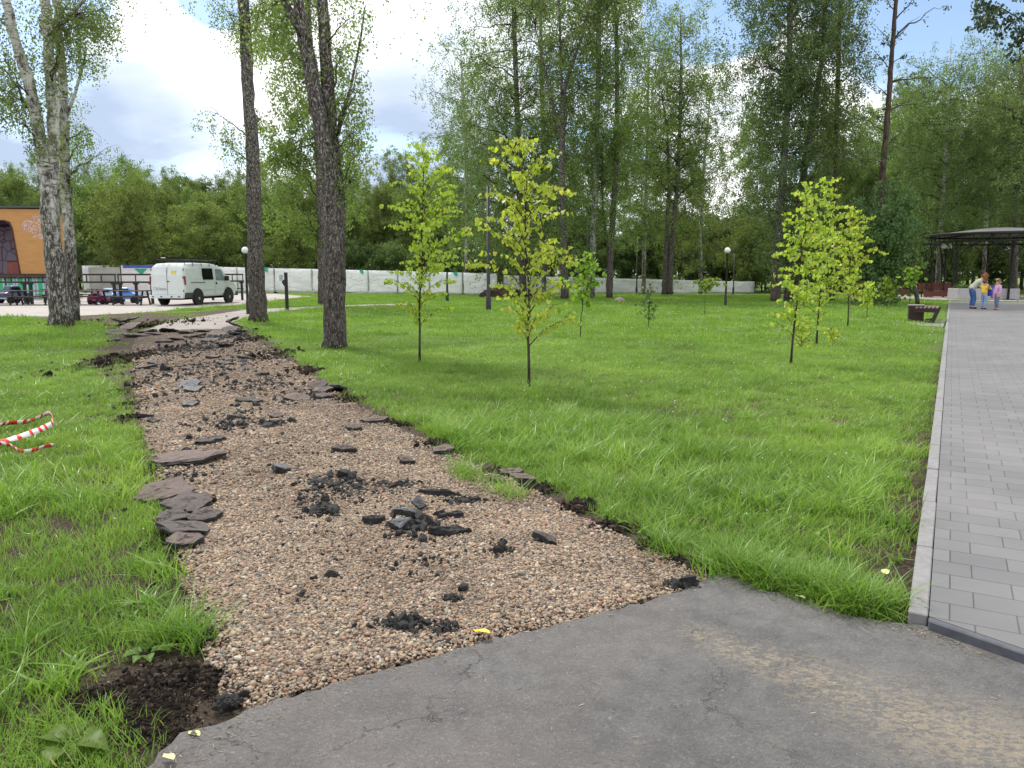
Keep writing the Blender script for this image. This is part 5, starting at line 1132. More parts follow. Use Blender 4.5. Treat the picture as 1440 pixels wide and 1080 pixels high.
# ================================================================ STAGE
def stage():
    Y = 50.0; L = empty('stage_building', (at(84, 410, Y).x, Y, 0), 'orange plank clad open air stage with a rounded dark opening, behind the left birches', 'stage building')
    wood_, nt, out = mat('orange_planks'); tc = N(nt, 'ShaderNodeTexCoord').outputs['Object']; sx = N(nt, 'ShaderNodeSeparateXYZ'); nt.links.new(tc, sx.inputs[0])
    pl = mth(nt, 'FRACT', mth(nt, 'MULTIPLY', sx.outputs[2], 7.0)); gr = noise(nt, mapping(nt, tc, (.5, .5, 9)), 2.0, 5, .6)
    c = ramp(nt, gr, [(.3, (.38, .19, .065)), (.7, (.52, .28, .10))]); c = mixc(nt, ramp(nt, pl, [(0, (.7, .7, .7)), (.08, (0, 0, 0))]), c, (.16, .06, .02)); finish(nt, out, c, .55, pl, .2, .02)
    H = at(60, 292, Y).z; z0 = at(60, 386, Y).z; s = Y/FPX; W1 = -(84+330)*s; ox = (25-84)*s; D = 8.0; ox2 = (-150-84)*s
    def wall(name, poly, y0, y1, m, parent=L, bevel=0):
        mb = MB(); n = len(poly); mb.add([(x, y0, z) for x, z in poly]+[(x, y1, z) for x, z in poly], [tuple(range(n)), tuple(reversed(range(n, 2*n)))]+[(i, n+i, n+(i+1) % n, (i+1) % n) for i in range(n)]); return mb.build(name, m, parent)
    zt = at(20, 311, Y).z
    # the front: right pier with a rounded inner corner, lintel, left pier
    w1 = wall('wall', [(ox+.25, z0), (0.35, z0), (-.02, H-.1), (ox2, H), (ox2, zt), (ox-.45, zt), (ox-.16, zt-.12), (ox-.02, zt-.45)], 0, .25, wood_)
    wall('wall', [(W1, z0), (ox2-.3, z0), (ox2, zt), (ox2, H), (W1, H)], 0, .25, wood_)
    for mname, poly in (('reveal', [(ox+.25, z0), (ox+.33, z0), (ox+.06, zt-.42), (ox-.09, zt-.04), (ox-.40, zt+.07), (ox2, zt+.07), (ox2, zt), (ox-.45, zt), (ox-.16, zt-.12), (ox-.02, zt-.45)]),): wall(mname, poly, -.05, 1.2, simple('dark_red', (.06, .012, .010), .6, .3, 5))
    mb = MB(); mb.add([(.35, .252, z0), (1.25, .9, z0), (.55, D, H-1.6), (-.02, .252, H-.1), (.25, D, H-1.6)], [(0, 1, 2, 3)]); 
    side = MB(); side.add([(.36, .0, z0), (.72, .9, z0), (.40, .9, H-.9), (.0, .0, H-.12)], [(0, 1, 2, 3)]); side.add([(.72, .9, z0), (-4.8, D, z0), (-5.0, D, H-.5), (.40, .9, H-.9)], [(0, 1, 2, 3)]); so_ = side.build('side_wall', wood_, L); so_.modifiers.new('s', 'SOLIDIFY').thickness = .12
    mb = MB(); mb.prism([(W1-.2, -.15), (.08, -.15), (.0, .9), (-4.9, D), (W1-.2, D)], H-.02, H+.10); mb.build('roof', M['grey_plastic'], L)
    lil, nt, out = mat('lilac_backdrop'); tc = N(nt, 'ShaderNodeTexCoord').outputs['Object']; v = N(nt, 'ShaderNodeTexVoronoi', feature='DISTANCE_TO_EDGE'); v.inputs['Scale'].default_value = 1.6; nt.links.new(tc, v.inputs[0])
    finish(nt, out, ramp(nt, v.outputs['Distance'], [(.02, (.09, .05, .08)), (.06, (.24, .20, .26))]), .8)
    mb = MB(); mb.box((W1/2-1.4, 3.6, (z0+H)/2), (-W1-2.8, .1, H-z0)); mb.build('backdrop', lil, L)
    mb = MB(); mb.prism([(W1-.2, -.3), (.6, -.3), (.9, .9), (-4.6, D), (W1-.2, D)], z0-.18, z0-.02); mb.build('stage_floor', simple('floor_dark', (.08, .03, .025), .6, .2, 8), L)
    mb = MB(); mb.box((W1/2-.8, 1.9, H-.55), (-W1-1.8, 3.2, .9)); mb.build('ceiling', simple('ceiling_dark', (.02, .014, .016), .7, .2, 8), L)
    skirt, nt, out = mat('green_skirt'); tc = N(nt, 'ShaderNodeTexCoord').outputs['Object']; wv = N(nt, 'ShaderNodeTexWave'); wv.inputs['Scale'].default_value = .5; wv.inputs['Distortion'].default_value = 2.0; nt.links.new(tc, wv.inputs[0])
    finish(nt, out, ramp(nt, wv.outputs['Fac'], [(.35, (.05, .38, .18)), (.55, (.16, .55, .32)), (.8, (.55, .62, .62)), (.92, (.25, .28, .45))]), .6)
    mb = MB(); mb.box((W1/2+.4, .02, z0/2-.1), (-W1+.8, .08, z0-.3)); mb.build('skirting', skirt, L)
    for x in (-5.6, -3.4): mb = MB(); mb.box((x, -.06, z0/2-.1), (.06, .05, z0-.3)); mb.build('batten', M['black_metal'], L)
    # flower appliqué: many small pale petals on the planks
    r_ = random.Random(9); cxp = (54-84)*s; czp = at(54, 318, Y).z; mb = MB()
    for k in range(420):
        a = r_.uniform(0, 6.28); q = math.sqrt(r_.random()); x = cxp+q*1.05*math.cos(a)+.35; z = czp+q*.62*math.sin(a)*(1.2 if x > cxp else .8)-(.15*max(0, x-cxp)); rr = r_.uniform(.025, .05); b_ = r_.uniform(0, 3)
        if x > -.12: continue
        mb.add([(x+rr*math.cos(b_+i*1.57), -.012-.004*(k % 3), z+rr*math.sin(b_+i*1.57)) for i in range(4)], [(0, 3, 2, 1)])
    mb.build('flower_pattern', simple('petal', (.62, .45, .42), .6, .2, 5), w1)
    # red amplifier with a dark box on the stage
    c = empty('speaker_cabinet', (L.location.x+(6-84)*s, Y+1.6, z0-.02), 'red and black cabinet standing in the dark opening of the orange stage', 'cabinet')
    mb = MB(); mb.box((0, 0, .42), (1.0, .6, .8)); mb.build('cabinet', simple('cab_red', (.22, .05, .04), .5, .2, 6), c, bevel=.02)
    mb = MB(); mb.box((.15, -.05, .88), (1.3, .5, .10)); mb.box((0.45, -.1, .45), (.06, .5, .85)); mb.build('top_shelf', M['black_metal'], c)
stage()

# ================================================================ PICNIC TABLES AND RAILINGS ON THE SQUARE
def railing(label, pxa, pxb, Y, group='black railings on the square', ext=0):
    a = Vector((tX(pxa, Y), Y, 0)); b = Vector((tX(pxb, Y+.3), Y+.3, 0)); L = (b-a).length
    o = empty('railing', a, label, 'railing', group); o.rotation_euler = (0, 0, math.atan2((b-a).y, (b-a).x))
    mb = MB(); mb.box((L/2, 0, 1.56), (L, .10, .09)); mb.build('top_rail', M['brown_metal'], o)
    mb = MB(); mb.box((L/2, -.02, 1.16), (L, .26, .09)); mb.build('counter', M['brown_metal'], o)
    n = max(2, round(L/.75))
    for k in range(n+1): mb = MB(); mb.box((min(L-.04, max(.04, L*k/n)), 0, 1.353), (.05, .05, .315)); mb.build('baluster', M['black_metal'], o)
    for k in range(3): mb = MB(); x = (.12, L/2, L-.12)[k]; mb.box((x, 0, .565), (.13, .12, 1.13)); mb.box((x, -.02, 1.08), (.24, .22, .09)); mb.build('post', M['black_metal'], o)
    mb = MB(); mb.box((L/2, .02, .72), (L, .05, .05)); mb.build('mid_rail', M['black_metal'], o)
for (a, b, t) in ((-190, -95, 'black railing section on the square, beyond the left picture edge'), (-90, 38, 'black railing section in front of the green stage skirting'), (40, 164, 'black railing section partly hidden by the thick forked birch'), (166, 217, 'short black railing section next to the rear of the van')): railing(t, a, b, 41)
railing('black railing section seen through the van cab and in front of its nose', 296, 343, 47)
def picnic(label, px, Y, w=1.9, group='dark picnic tables on the square', first=[None]):
    if first[0] is None:
        o = empty('picnic_table', (0, 0, 0), label, 'picnic table', group)
        mb = MB()
        for k in range(5): mb.box((0, -.32+k*.16, .73), (w, .145, .04))
        mb.build('table_top', M['brown_metal'], o)
        for y in (-.72, .72):
            mb = MB(); mb.box((0, y-.08, .44), (w, .13, .04)); mb.box((0, y+.08, .44), (w, .13, .04)); mb.build('seat', M['brown_metal'], o)
        for x in (-.7, .7):
            for s_ in (-1, 1): mb = MB(); mb.bar((x, s_*.25, .71), (x, s_*.55, .0), .07, .07); mb.build('leg', M['black_metal'], o)
            mb = MB(); mb.box((x+.06, 0, .40), (.05, 1.6, .07)); mb.build('crossbar', M['black_metal'], o)
        first[0] = o
    else:
        src = first[0]; o = src.copy(); COL.objects.link(o); o['label'] = label
        for ch in src.children: c = ch.copy(); COL.objects.link(c); c.parent = o
    o.location = (tX(px, Y), Y, 0); o.rotation_euler = (0, 0, random.uniform(-.06, .06)); return o
picnic('dark picnic table at the left edge of the photo before the stage', 2, 39.6); picnic('dark picnic table left of the thick forked birch', 50, 39.8); picnic('dark picnic table just right of the slim birch', 122, 40.0)
picnic('dark picnic table closest to the rear of the van', 184, 39.8); picnic('picnic table hidden behind the forked birch trunk', 86, 44); picnic('picnic table in the second row behind the railing', 150, 44.5)
# ride-on toy cars
def toy(label, px, Y, col, col2, rz, s=1):
    o = empty('toy_car', (tX(px, Y), Y, 0), label, 'toy car', None, rz); o.scale = (s, s, s)
    me_v = [(-.55, .18), (-.58, .42), (-.35, .50), (-.22, .74), (.12, .74), (.28, .50), (.55, .42), (.60, .20)]
    mb = MB(); n = len(me_v); mb.add([(x, -.30*(1 if z < .5 else .8), z) for x, z in me_v]+[(x, .30*(1 if z < .5 else .8), z) for x, z in me_v], [tuple(range(n)), tuple(reversed(range(n, 2*n)))]+[(i, n+i, n+(i+1) % n, (i+1) % n) for i in range(n)]); mb.build('body', col, o, bevel=.06)
    mb = MB(); mb.box((-.04, 0, .61), (.34, .52, .12)); mb.build('window', M['dark_glass'], o)
    mb = MB(); mb.box((0, 0, .22), (1.15, .64, .06)); mb.build('bumper', col2, o, bevel=.02)
    for x in (-.36, .36):
        for y in (-.31, .31): mb = MB(); mb.lathe([(0, -.05), (.15, -.05), (.15, .05), (0, .05)], (x, y, .15), 16, axis='Y'); mb.build('wheel', M['rubber'], o, True)
bl = simple('toy_blue', (.12, .28, .65), .35, .1, 5); pk = simple('toy_pink', (.45, .04, .20), .4, .1, 5); wt = simple('toy_pale', (.35, .45, .60), .4, .1, 5)
toy('blue ride-on toy car right of the railing post near the van', 178, 42.6, bl, bl, .2, 1.15); toy('pale blue and white ride-on toy car left of the railing post', 155, 42.8, wt, M['globe'], -.3, 1.1)
toy('small pink ride-on toy car by the picnic table right of the slim birch', 137, 40.9, pk, pk, .1, .85); toy('dark blue ride-on toy car at the left photo edge before the stage', 18, 42.4, simple('toy_navy', (.03, .04, .12), .4, .2, 5), wt, 1.2, 1.3)
# ================================================================ GAZEBO
def gazebo():
    o = empty('gazebo', (GAZ.x, GAZ.y, .06), 'round black steel gazebo with a shallow roof at the end of the paved path', 'gazebo')
    Rr = 3.75; He = at(1400, 327, GAZ.y-4).z-.06; Rt = 4.35; n = 8; K = M['black_metal']
    for zz, nm in ((He, 'ring_beam'), (He-.42, 'ring_beam')):
        mb = MB(); mb.tube([(Rt*.97*math.cos(a), Rt*.97*math.sin(a), zz) for a in [i*6.28318/48 for i in range(49)]], .055, 6); mb.build(nm, K, o)
    for k in range(56): 
        a = k*6.28318/56; mb = MB(); mb.bar((Rt*.97*math.cos(a), Rt*.97*math.sin(a), He-.40), (Rt*.97*math.cos(a), Rt*.97*math.sin(a), He), .04, .04); mb.build('baluster', K, o)
    A0 = R(-90+22.5); H0 = He-.45
    for k in range(n):
        a = A0+k*6.28318/n; ca, sa = math.cos(a), math.sin(a); tv = Vector((-sa, ca, 0)); mb = MB()
        def P_(r_, z, t=0): return Vector((r_*ca, r_*sa, z))+tv*t
        inner = [P_(Rr-.05+.28*(z/H0)**3, z) for z in [H0*i/8 for i in range(9)]]; outer = [P_(Rr+.25+.38*(z/H0)**3, z) for z in [H0*i/8 for i in range(9)]]
        mb.tube(inner, .042, 6); mb.tube(outer, .042, 6)
        for i in range(0, 9): mb.bar(inner[i], outer[i], .03, .03)
        for i in range(8): mb.bar(inner[i], outer[i+1], .022, .022)
        mb.box(P_(Rr+.1, .02), (.5, .5, .03)); mb.build('post', K, o)
        b = a+6.28318/n; mb = MB(); pa = P_(Rr+.25, 0); pb = Vector(((Rr+.25)*math.cos(b), (Rr+.25)*math.sin(b), 0)); ar = []
        for i in range(17):
            t = i/16; q = pa.lerp(pb, t); q.z = H0*.55+(H0*.45+.02)*math.sin(math.pi*t)**.55; ar.append(q)
        mb.tube(ar, .035, 6); mb.build('arch', K, o)
        mb = MB(); mb.bar((0, 0, He+.40), (Rt*ca, Rt*sa, He-.02), .05, .08); mb.build('rafter', K, o)
    prof = [(.02, He+.52), (.6, He+.50), (1.5, He+.42), (2.6, He+.28), (3.6, He+.16), (Rt, He+.08), (Rt, He+.03), (3.6, He+.11), (2.6, He+.23), (1.5, He+.37), (.02, He+.47)]
    mb = MB(); mb.lathe(prof, n=48); rf = mb.build('roof', simple('roof_sheet', (.17, .175, .18), .5, .15, 2, spec=.3), o, True)
    mb = MB(); mb.tube([(Rt*math.cos(a), Rt*math.sin(a), He+.03) for a in [i*6.28318/48 for i in range(49)]], .085, 6); mb.build('eave', K, rf)
    return o
gazebo()
# planter inside
b = Vector(at(1383, 423, 47.5)); s = 47.5/FPX; o = empty('planter', (at(1382, 420, 47.2).x, 47.2, .06), 'long pale concrete planter with low plants under the gazebo', 'planter')
mb = MB(); w_ = 84*s; mb.box((0, 0, .33), (w_, 1.2, .66)); mb.build('trough', simple('planter_conc', (.36, .35, .37), .8, .08, 6), o, bevel=.03)
mb = MB(); mb.box((0, 0, .665), (w_-.2, 1.0, .03)); mb.build('soil_bed', M['soil_clod'], o)
r_ = np.random.default_rng(5); k = 2600; C = np.stack([r_.uniform(-w_/2+.15, w_/2-.15, k), r_.uniform(-.42, .42, k), .68+np.abs(r_.normal(0, .10, k))], 1); D = r_.normal(0, .6, (k, 3))+np.array([0, 0, .6])
link('plants', leaves_mesh('plants', C, D, .09*r_.uniform(.6, 1.4, k), M['dark_leaf'], r_.uniform(0, 1, k), .4), o)

# ================================================================ BENCHES
RB = simple('red_brown_wood', (.17, .045, .030), .55, .25, 18); DB = simple('dark_brown_wood', (.045, .022, .018), .55, .3, 18)
def park_bench(label, x, y, rz, w=2.0):
    o = empty('park_bench', (x, y, .0), label, 'bench', None, rz)
    mb = MB()
    for k in range(6): mb.box((0, -.05-.09*k, .46), (w, .075, .035))
    mb.build('seat', RB, o, bevel=.004)
    mb = MB()
    for k in range(5): mb.box((0, .05+.035*k, .58+.095*k), (w, .03, .085), Matrix.Rotation(R(-20), 3, 'X'))
    mb.build('backrest', RB, o, bevel=.004)
    mb = MB(); mb.box((0, -.52, .28), (w, .03, .30)); mb.build('apron', RB, o)
    for x_ in (-w/2+.2, w/2-.2):
        mb = MB(); mb.bar((x_, -.5, 0), (x_, -.48, .44), .06, .06); mb.bar((x_, 0, 0), (x_, .22, 1.02), .06, .06); mb.bar((x_, -.5, .42), (x_, .05, .42), .05, .05); mb.build('leg', M['black_metal'], o)
p = G(1315, 419); park_bench('red brown slatted bench left of the double globe lamp', p[0], p[1], R(4), 2.3)
p = G(1274, 417); park_bench('second red brown bench, half hidden behind the little fan leaved sapling', p[0], p[1]+1.5, R(10), 1.7)
# the bench seen end on, with its litter bin
p = G(1308, 455.5); Yb = p[1]; o = empty('park_bench', (p[0], Yb, .0), 'slatted bench seen from its end on a small concrete pad beside the paved path', 'bench', None, PATH_ANG-math.pi/2)
# local: x across (towards the path), y along the path
mb = MB()
for k in range(6): mb.box((-.42+.115*k, .95, .50), (.075, 2.0, .045))
mb.build('seat', simple('bench_slat', (.13, .08, .07), .6, .2, 12), o, bevel=.005)
for y in (.0, 1.85):
    mb = MB(); mb.add([(-.50, y, .47), (.26, y, .47), (.10, y, .0), (-.18, y, .0), (-.18, y, .06), (.0, y, .09), (.10, y, .36), (-.50, y, .38)], [(0, 7, 6, 1), (1, 6, 5, 2), (2, 5, 4, 3)])
    lo = mb.build('leg', M['brown_metal'], o); lo.modifiers.new('s', 'SOLIDIFY').thickness = .08
p2 = G(1287, 453); o = empty('litter_bin', (p2[0], p2[1], .0), 'dark brown slatted litter bin at the near end of the end-on bench', 'litter bin', None, PATH_ANG-math.pi/2+.1)
mb = MB()
for k in range(7): mb.box((-.19+k*.0633, -.2, .30), (.052, .025, .50)); mb.box((-.19+k*.0633, .2, .30), (.052, .025, .50)); mb.box((-.215, -.16+k*.053, .30), (.025, .045, .50)); mb.box((.215, -.16+k*.053, .30), (.025, .045, .50))
mb.build('slats', DB, o)
mb = MB(); mb.box((0, 0, .31), (.37, .34, .46)); mb.build('liner', M['black_metal'], o); mb = MB(); mb.box((0, 0, .565), (.48, .46, .035)); mb.build('lid', simple('bin_lid', (.25, .23, .23), .5, .1, 10), o, bevel=.008)
for x_ in (-.18, .18):
    for y_ in (-.17, .17): mb = MB(); mb.box((x_, y_, .03), (.03, .03, .09)); mb.build('leg', M['black_metal'], o)
pa = Vector((*G(1287, 456), 0)); mb = MB()
sheet('bench_pad', P((1277, 453), (1330, 452), (1326, 461), (1282, 458)), .03, M['kerb'], skirt=.03)
# leaning dark trunk behind the bin
p3 = G(1291, 430); st = [[(1291, 430, .10), (1288, 410, .11), (1285, 395, .09), (1285, 380, .06), (1288, 362, .03)]]
stem_tree('broken_tree', 'short leaning dark trunk with a torn pale strip, behind the litter bin', p3, [[(a, b_, r0, 0) for a, b_, r0 in st[0]]], p3[1], M['bark_dark'], M['maple_leaf'], [(1285, 385, 1268, 380, 60, 0, 3, .4), (1286, 375, 1296, 368, 60, 0, 3, .4)], leaf=.10, seed=77, crown_top=0, top=2)

# ================================================================ PEOPLE
def skin_obj(name, chains, m, parent, sub=2):
    """chains: list of list of (Vector, radius); first vertex of the first chain is the root; chains may start at a vertex already placed"""
    V = []; E = []; Rr = []; key = {}
    for ch in chains:
        prev = None
        for (p, r_) in ch:
            kk = (round(p[0], 4), round(p[1], 4), round(p[2], 4))
            if kk not in key: key[kk] = len(V); V.append(p); Rr.append(r_)
            i = key[kk]
            if prev is not None and prev != i: E.append((prev, i))
            prev = i
    me = bpy.data.meshes.new(name); me.from_pydata([tuple(v) for v in V], E, []); me.materials.append(m)
    o = link(name, me, parent); sk = o.modifiers.new('skin', 'SKIN'); sk.use_smooth_shade = True; o.modifiers.new('sub', 'SUBSURF').levels = sub; o.modifiers['sub'].render_levels = sub
    for i, v in enumerate(me.skin_vertices[0].data):
        r_ = Rr[i]; v.radius = (r_, r_) if not isinstance(r_, tuple) else r_; v.use_root = (i == 0)
    return o
SKIN = simple('skin', (.52, .30, .22), .55, .08, 8)
def person(label, x, y, z, H, rz, pose, shirt, trousers, shoes, hair, group=None, hat=None):
    """pose: joint dict in units of body height, x = facing direction"""
    o = empty('person', (x, y, z), label, 'person', group, rz); J = {k: Vector(v)*H for k, v in pose.items()}; h = H
    def L(a, b, t): return J[a].lerp(J[b], t)
    ch = [[(J['pelvis'], .075*h), (L('pelvis', 'chest', .5), .068*h), (J['chest'], .085*h), (J['neck'], .034*h), (J['jaw'], .040*h), (J['head'], (.056*h)), (J['crown'], .038*h)]]
    ch.append([(J['jaw'], .040*h), (J['nose'], .012*h)])
    for s_ in 'lr':
        ch.append([(J['chest'], .085*h), (J['sh_'+s_], .036*h), (J['el_'+s_], .025*h), (J['wr_'+s_], .017*h), (J['hand_'+s_], .018*h)])
        d = (J['hand_'+s_]-J['wr_'+s_]).normalized(); sd = d.cross(Vector((0, 1, .2))).normalized()
        for f in range(5): b_ = J['hand_'+s_]+sd*(f-2)*.008*h; ch.append([(J['hand_'+s_], .018*h), (b_+d*.018*h, .006*h), (b_+d*(.045-.006*abs(f-2))*h+Vector((.004*h, 0, 0)), .0045*h)])
        ch.append([(J['pelvis'], .075*h), (J['hip_'+s_], .055*h), (J['kn_'+s_], .035*h), (J['an_'+s_], .022*h), (J['an_'+s_]+Vector((.05*h, 0, -.022*h)), .019*h), (J['an_'+s_]+Vector((.09*h, 0, -.028*h)), .014*h)])
    skin_obj('body', ch, SKIN, o)
    sh = [[(J['pelvis']-Vector((0, 0, .01*h)), .094*h), (J['pelvis']+Vector((0, 0, .04*h)), .092*h), (L('pelvis', 'chest', .5), .086*h), (J['chest'], .100*h), (L('chest', 'neck', .6), .052*h)]]
    for s_ in 'lr': sh.append([(J['chest'], .097*h), (J['sh_'+s_], .046*h), (J['el_'+s_], .034*h), (L('el_'+s_, 'wr_'+s_, .8), .026*h)])
    skin_obj('shirt', sh, shirt, o)
    tr = [[(L('pelvis', 'chest', .12), .082*h), (J['pelvis'], .086*h)]]
    for s_ in 'lr': tr.append([(J['pelvis'], .086*h), (J['hip_'+s_], .066*h), (J['kn_'+s_], .046*h), (L('kn_'+s_, 'an_'+s_, .9), .036*h)])
    skin_obj('trousers', tr, trousers, o)
    for s_ in 'lr':
        a = J['an_'+s_]; skin_obj('shoe', [[(a+Vector((-.015*h, 0, -.014*h)), .026*h), (a+Vector((.04*h, 0, -.020*h)), .024*h), (a+Vector((.10*h, 0, -.026*h)), .017*h)]], shoes, o)
    up = (J['crown']-J['jaw']).normalized(); fw = (J['nose']-J['jaw']).normalized(); hd = J['head']
    skin_obj('hair', [[(hd+up*.02*h-fw*.018*h, .064*h), (hd+up*.045*h-fw*.006*h, .052*h)], [(hd+up*.02*h-fw*.018*h, .064*h), (hd-fw*.055*h-up*.01*h, .05*h), (hd-fw*.06*h-up*.05*h, .03*h)]], hair, o)
    for s_ in (-1, 1):
        sdv = up.cross(fw).normalized()*s_
        mb = MB(); c = hd+fw*.052*h+sdv*.02*h+up*.0; mb.lathe([(.0001, -.007*h), (.006*h, -.004*h), (.008*h, 0), (.006*h, .004*h), (.0001, .007*h)], c, 8); mb.build('eye', M['black_metal'], o, True)
    if hat: skin_obj('hat', [[(hd+up*.055*h, .055*h), (hd+up*.075*h, .03*h)], [(hd+up*.055*h, .055*h), (hd+up*.045*h+fw*.07*h, (.05*h, .012*h))]], hat, o)
    return o
stand = dict(pelvis=(0, 0, .53), chest=(.01, 0, .74), neck=(.01, 0, .83), jaw=(.018, 0, .88), head=(.022, 0, .93), crown=(.015, 0, .975), nose=(.075, 0, .915),
             sh_l=(0, .115, .80), el_l=(.0, .15, .64), wr_l=(.06, .15, .51), hand_l=(.075, .145, .48), sh_r=(0, -.115, .80), el_r=(-.01, -.15, .64), wr_r=(.04, -.14, .51), hand_r=(.05, -.14, .48),
             hip_l=(0, .055, .50), kn_l=(.02, .06, .28), an_l=(0, .065, .045), hip_r=(0, -.055, .50), kn_r=(.01, -.06, .28), an_r=(-.03, -.065, .045))
stoop = dict(pelvis=(-.05, 0, .50), chest=(.08, 0, .68), neck=(.15, 0, .75), jaw=(.20, 0, .775), head=(.235, 0, .81), crown=(.26, 0, .85), nose=(.27, 0, .77),
             sh_l=(.09, .115, .71), el_l=(.16, .14, .56), wr_l=(.26, .10, .50), hand_l=(.29, .09, .49), sh_r=(.09, -.115, .71), el_r=(.15, -.14, .56), wr_r=(.25, -.09, .48), hand_r=(.28, -.08, .47),
             hip_l=(-.05, .055, .48), kn_l=(.0, .06, .27), an_l=(-.04, .065, .045), hip_r=(-.05, -.055, .48), kn_r=(.01, -.06, .27), an_r=(-.02, -.065, .045))
hug = dict(stand); hug.update(sh_l=(0, .12, .80), el_l=(.10, .12, .70), wr_l=(.20, .08, .70), hand_l=(.22, .06, .71), el_r=(.09, -.13, .68), wr_r=(.19, -.10, .66), hand_r=(.21, -.08, .67))
cl = lambda n, c: simple(n, c, .85, .12, 14)
pp = G(1382, 434.5, PATH_H)
person('stooping adult with reddish hair, cream and olive top and blue jeans on the paved path', pp[0]-.30, pp[1]+.25, PATH_H, 1.72, R(-12), stoop, cl('cream_top', (.50, .50, .40)), cl('jeans', (.05, .12, .34)), cl('black_shoe', (.02, .02, .02)), cl('red_hair', (.24, .09, .04)))
person('child in a yellow top and light blue jeans standing in front of the stooping adult', pp[0]-.12, pp[1]-.22, PATH_H, 1.30, R(20), hug, cl('yellow_top', (.75, .52, .05)), cl('light_jeans', (.24, .34, .52)), cl('black_shoe2', (.02, .02, .025)), cl('brown_hair', (.12, .06, .03)))
b3 = empty('backpack', (pp[0]+.10, pp[1]-.12, PATH_H+.80), 'large deep blue backpack on the back of the child in yellow', 'backpack', None, R(20)); mb = MB(); mb.box((0, 0, 0), (.22, .30, .46)); mb.build('bag', cl('blue_bag', (.02, .05, .42)), b3, bevel=.07); mb = MB(); mb.box((.12, 0, -.08), (.06, .22, .20)); mb.build('pocket', cl('blue_bag2', (.03, .07, .34)), b3, bevel=.02)
b3 = empty('shoulder_bag', (pp[0]+.33, pp[1]-.08, PATH_H+.62), 'small pink bag hanging beside the blue backpack', 'bag'); mb = MB(); mb.box((0, 0, 0), (.12, .16, .30)); mb.build('pouch', cl('pink', (.70, .25, .45)), b3, bevel=.05); mb = MB(); mb.tube([(0, -.05, .14), (0, -.03, .34), (0, .03, .34), (0, .05, .14)], .012, 6); mb.build('strap', cl('pink2', (.6, .18, .38)), b3)
pp = G(1401, 436, PATH_H)
person('child in lilac top, grey blue jeans and straw hat standing alone on the paved path', pp[0], pp[1], PATH_H, 1.27, R(178), stand, cl('lilac_top', (.56, .33, .62)), cl('grey_jeans', (.13, .17, .27)), cl('red_shoe', (.32, .04, .06)), cl('fair_hair', (.28, .15, .08)), hat=cl('straw', (.45, .33, .18)))

# ================================================================ BROKEN ASPHALT SLABS
def slabmat(name, c0, c1):
    m, nt, out = mat(name); tc = N(nt, 'ShaderNodeTexCoord').outputs['Object']; n = noise(nt, tc, 14, 6, .7); f = noise(nt, tc, 90, 4, .7)
    c = mixc(nt, mth(nt, 'MULTIPLY', f, .5), ramp(nt, n, [(.3, c0), (.7, c1)]), (.05, .045, .045)); finish(nt, out, c, .85, mth(nt, 'ADD', n, f), .7, .012); return m
M['slab_top'] = slabmat('slab_top', (.10, .085, .08), (.20, .17, .16)); M['slab_pink'] = slabmat('slab_pink', (.15, .115, .10), (.27, .21, .19)); M['slab_grey'] = slabmat('slab_grey', (.16, .165, .18), (.28, .29, .31))
def slab_mesh(seed, asp=1.0, th=.3, rough=.1, top='slab_top', n=22):
    r = random.Random(seed); pts = []; ph = [r.uniform(0, 6.28) for _ in range(4)]; nc = r.randint(4, 7); CR = [((.72+.38*r.random())*math.cos((i+r.uniform(-.28, .28))*6.2832/nc), (.72+.38*r.random())*math.sin((i+r.uniform(-.28, .28))*6.2832/nc)*asp) for i in range(nc)]
    for k in range(n):
        t = k/n*len(CR); i = int(t) % len(CR); f = t-int(t); a_, b_ = CR[i], CR[(i+1) % len(CR)]; pts.append((a_[0]*(1-f)+b_[0]*f+r.uniform(-.035, .035), a_[1]*(1-f)+b_[1]*f+r.uniform(-.035, .035)*asp))
    V = []; F = []; mi = []; rings = [(.90, -th, .05), (1.05, -th*.7, .06), (1.0, -th*.35, .07), (1.02, -.06*th, .04), (.94, 0, .03), (.72, .015, .05), (.45, .02, .05), (.2, .02, .03)]
    tx, ty = r.uniform(-.08, .08), r.uniform(-.08, .08)
    for (s_, z, j) in rings:
        for (x, y) in pts:
            X, Y_ = x*s_+r.uniform(-1, 1)*j, y*s_+r.uniform(-1, 1)*j*asp; V.append((X, Y_, z+tx*X+ty*Y_+.05*math.sin(3*X+ph[3])*math.cos(3*Y_)+r.uniform(-1, 1)*(.09*th+.022)))
    c0 = len(V); V.append((0, 0, .02)); c1 = len(V); V.append((0, 0, -th)); m_ = len(rings)
    for i in range(m_-1):
        for k in range(n): F.append((i*n+k, i*n+(k+1) % n, (i+1)*n+(k+1) % n, (i+1)*n+k)); mi.append(1 if i < 3 else 0)
    for k in range(n): F.append(((m_-1)*n+k, (m_-1)*n+(k+1) % n, c0)); mi.append(0); F.append(((k+1) % n, k, c1)); mi.append(1)
    me = np_mesh('slab', np.array(V), F, [M[top], M['fresh_asphalt']], False); me.polygons.foreach_set('material_index', np.array(mi, dtype=np.int32)); return me
def slab(label, px, py, wpx, asp, th, seed, top='slab_top', tilt=(0, 0), rz=None, lift=0.0, group=None, name='asphalt_chunk'):
    x, y = G(px, py); w_ = wpx*1.08/FPX*y/2; asp = max(asp, min(1.25, asp*(y/1.6)*.42)); th = max(th, .040/w_); me = slab_mesh(seed, asp, th, .06, top)
    r = random.Random(seed*7+1); z = .028+th*w_*(.9 if lift == 0 else 1)+lift
    o = link(name, me, None, (x, y, z), label=label, cat='asphalt slab', group=group); o.scale = (w_, w_, w_); o.rotation_euler = (R(tilt[0])+r.gauss(0, .05), R(tilt[1])+r.gauss(0, .05), r.uniform(0, 6.28) if rz is None else rz); return o
S = slab
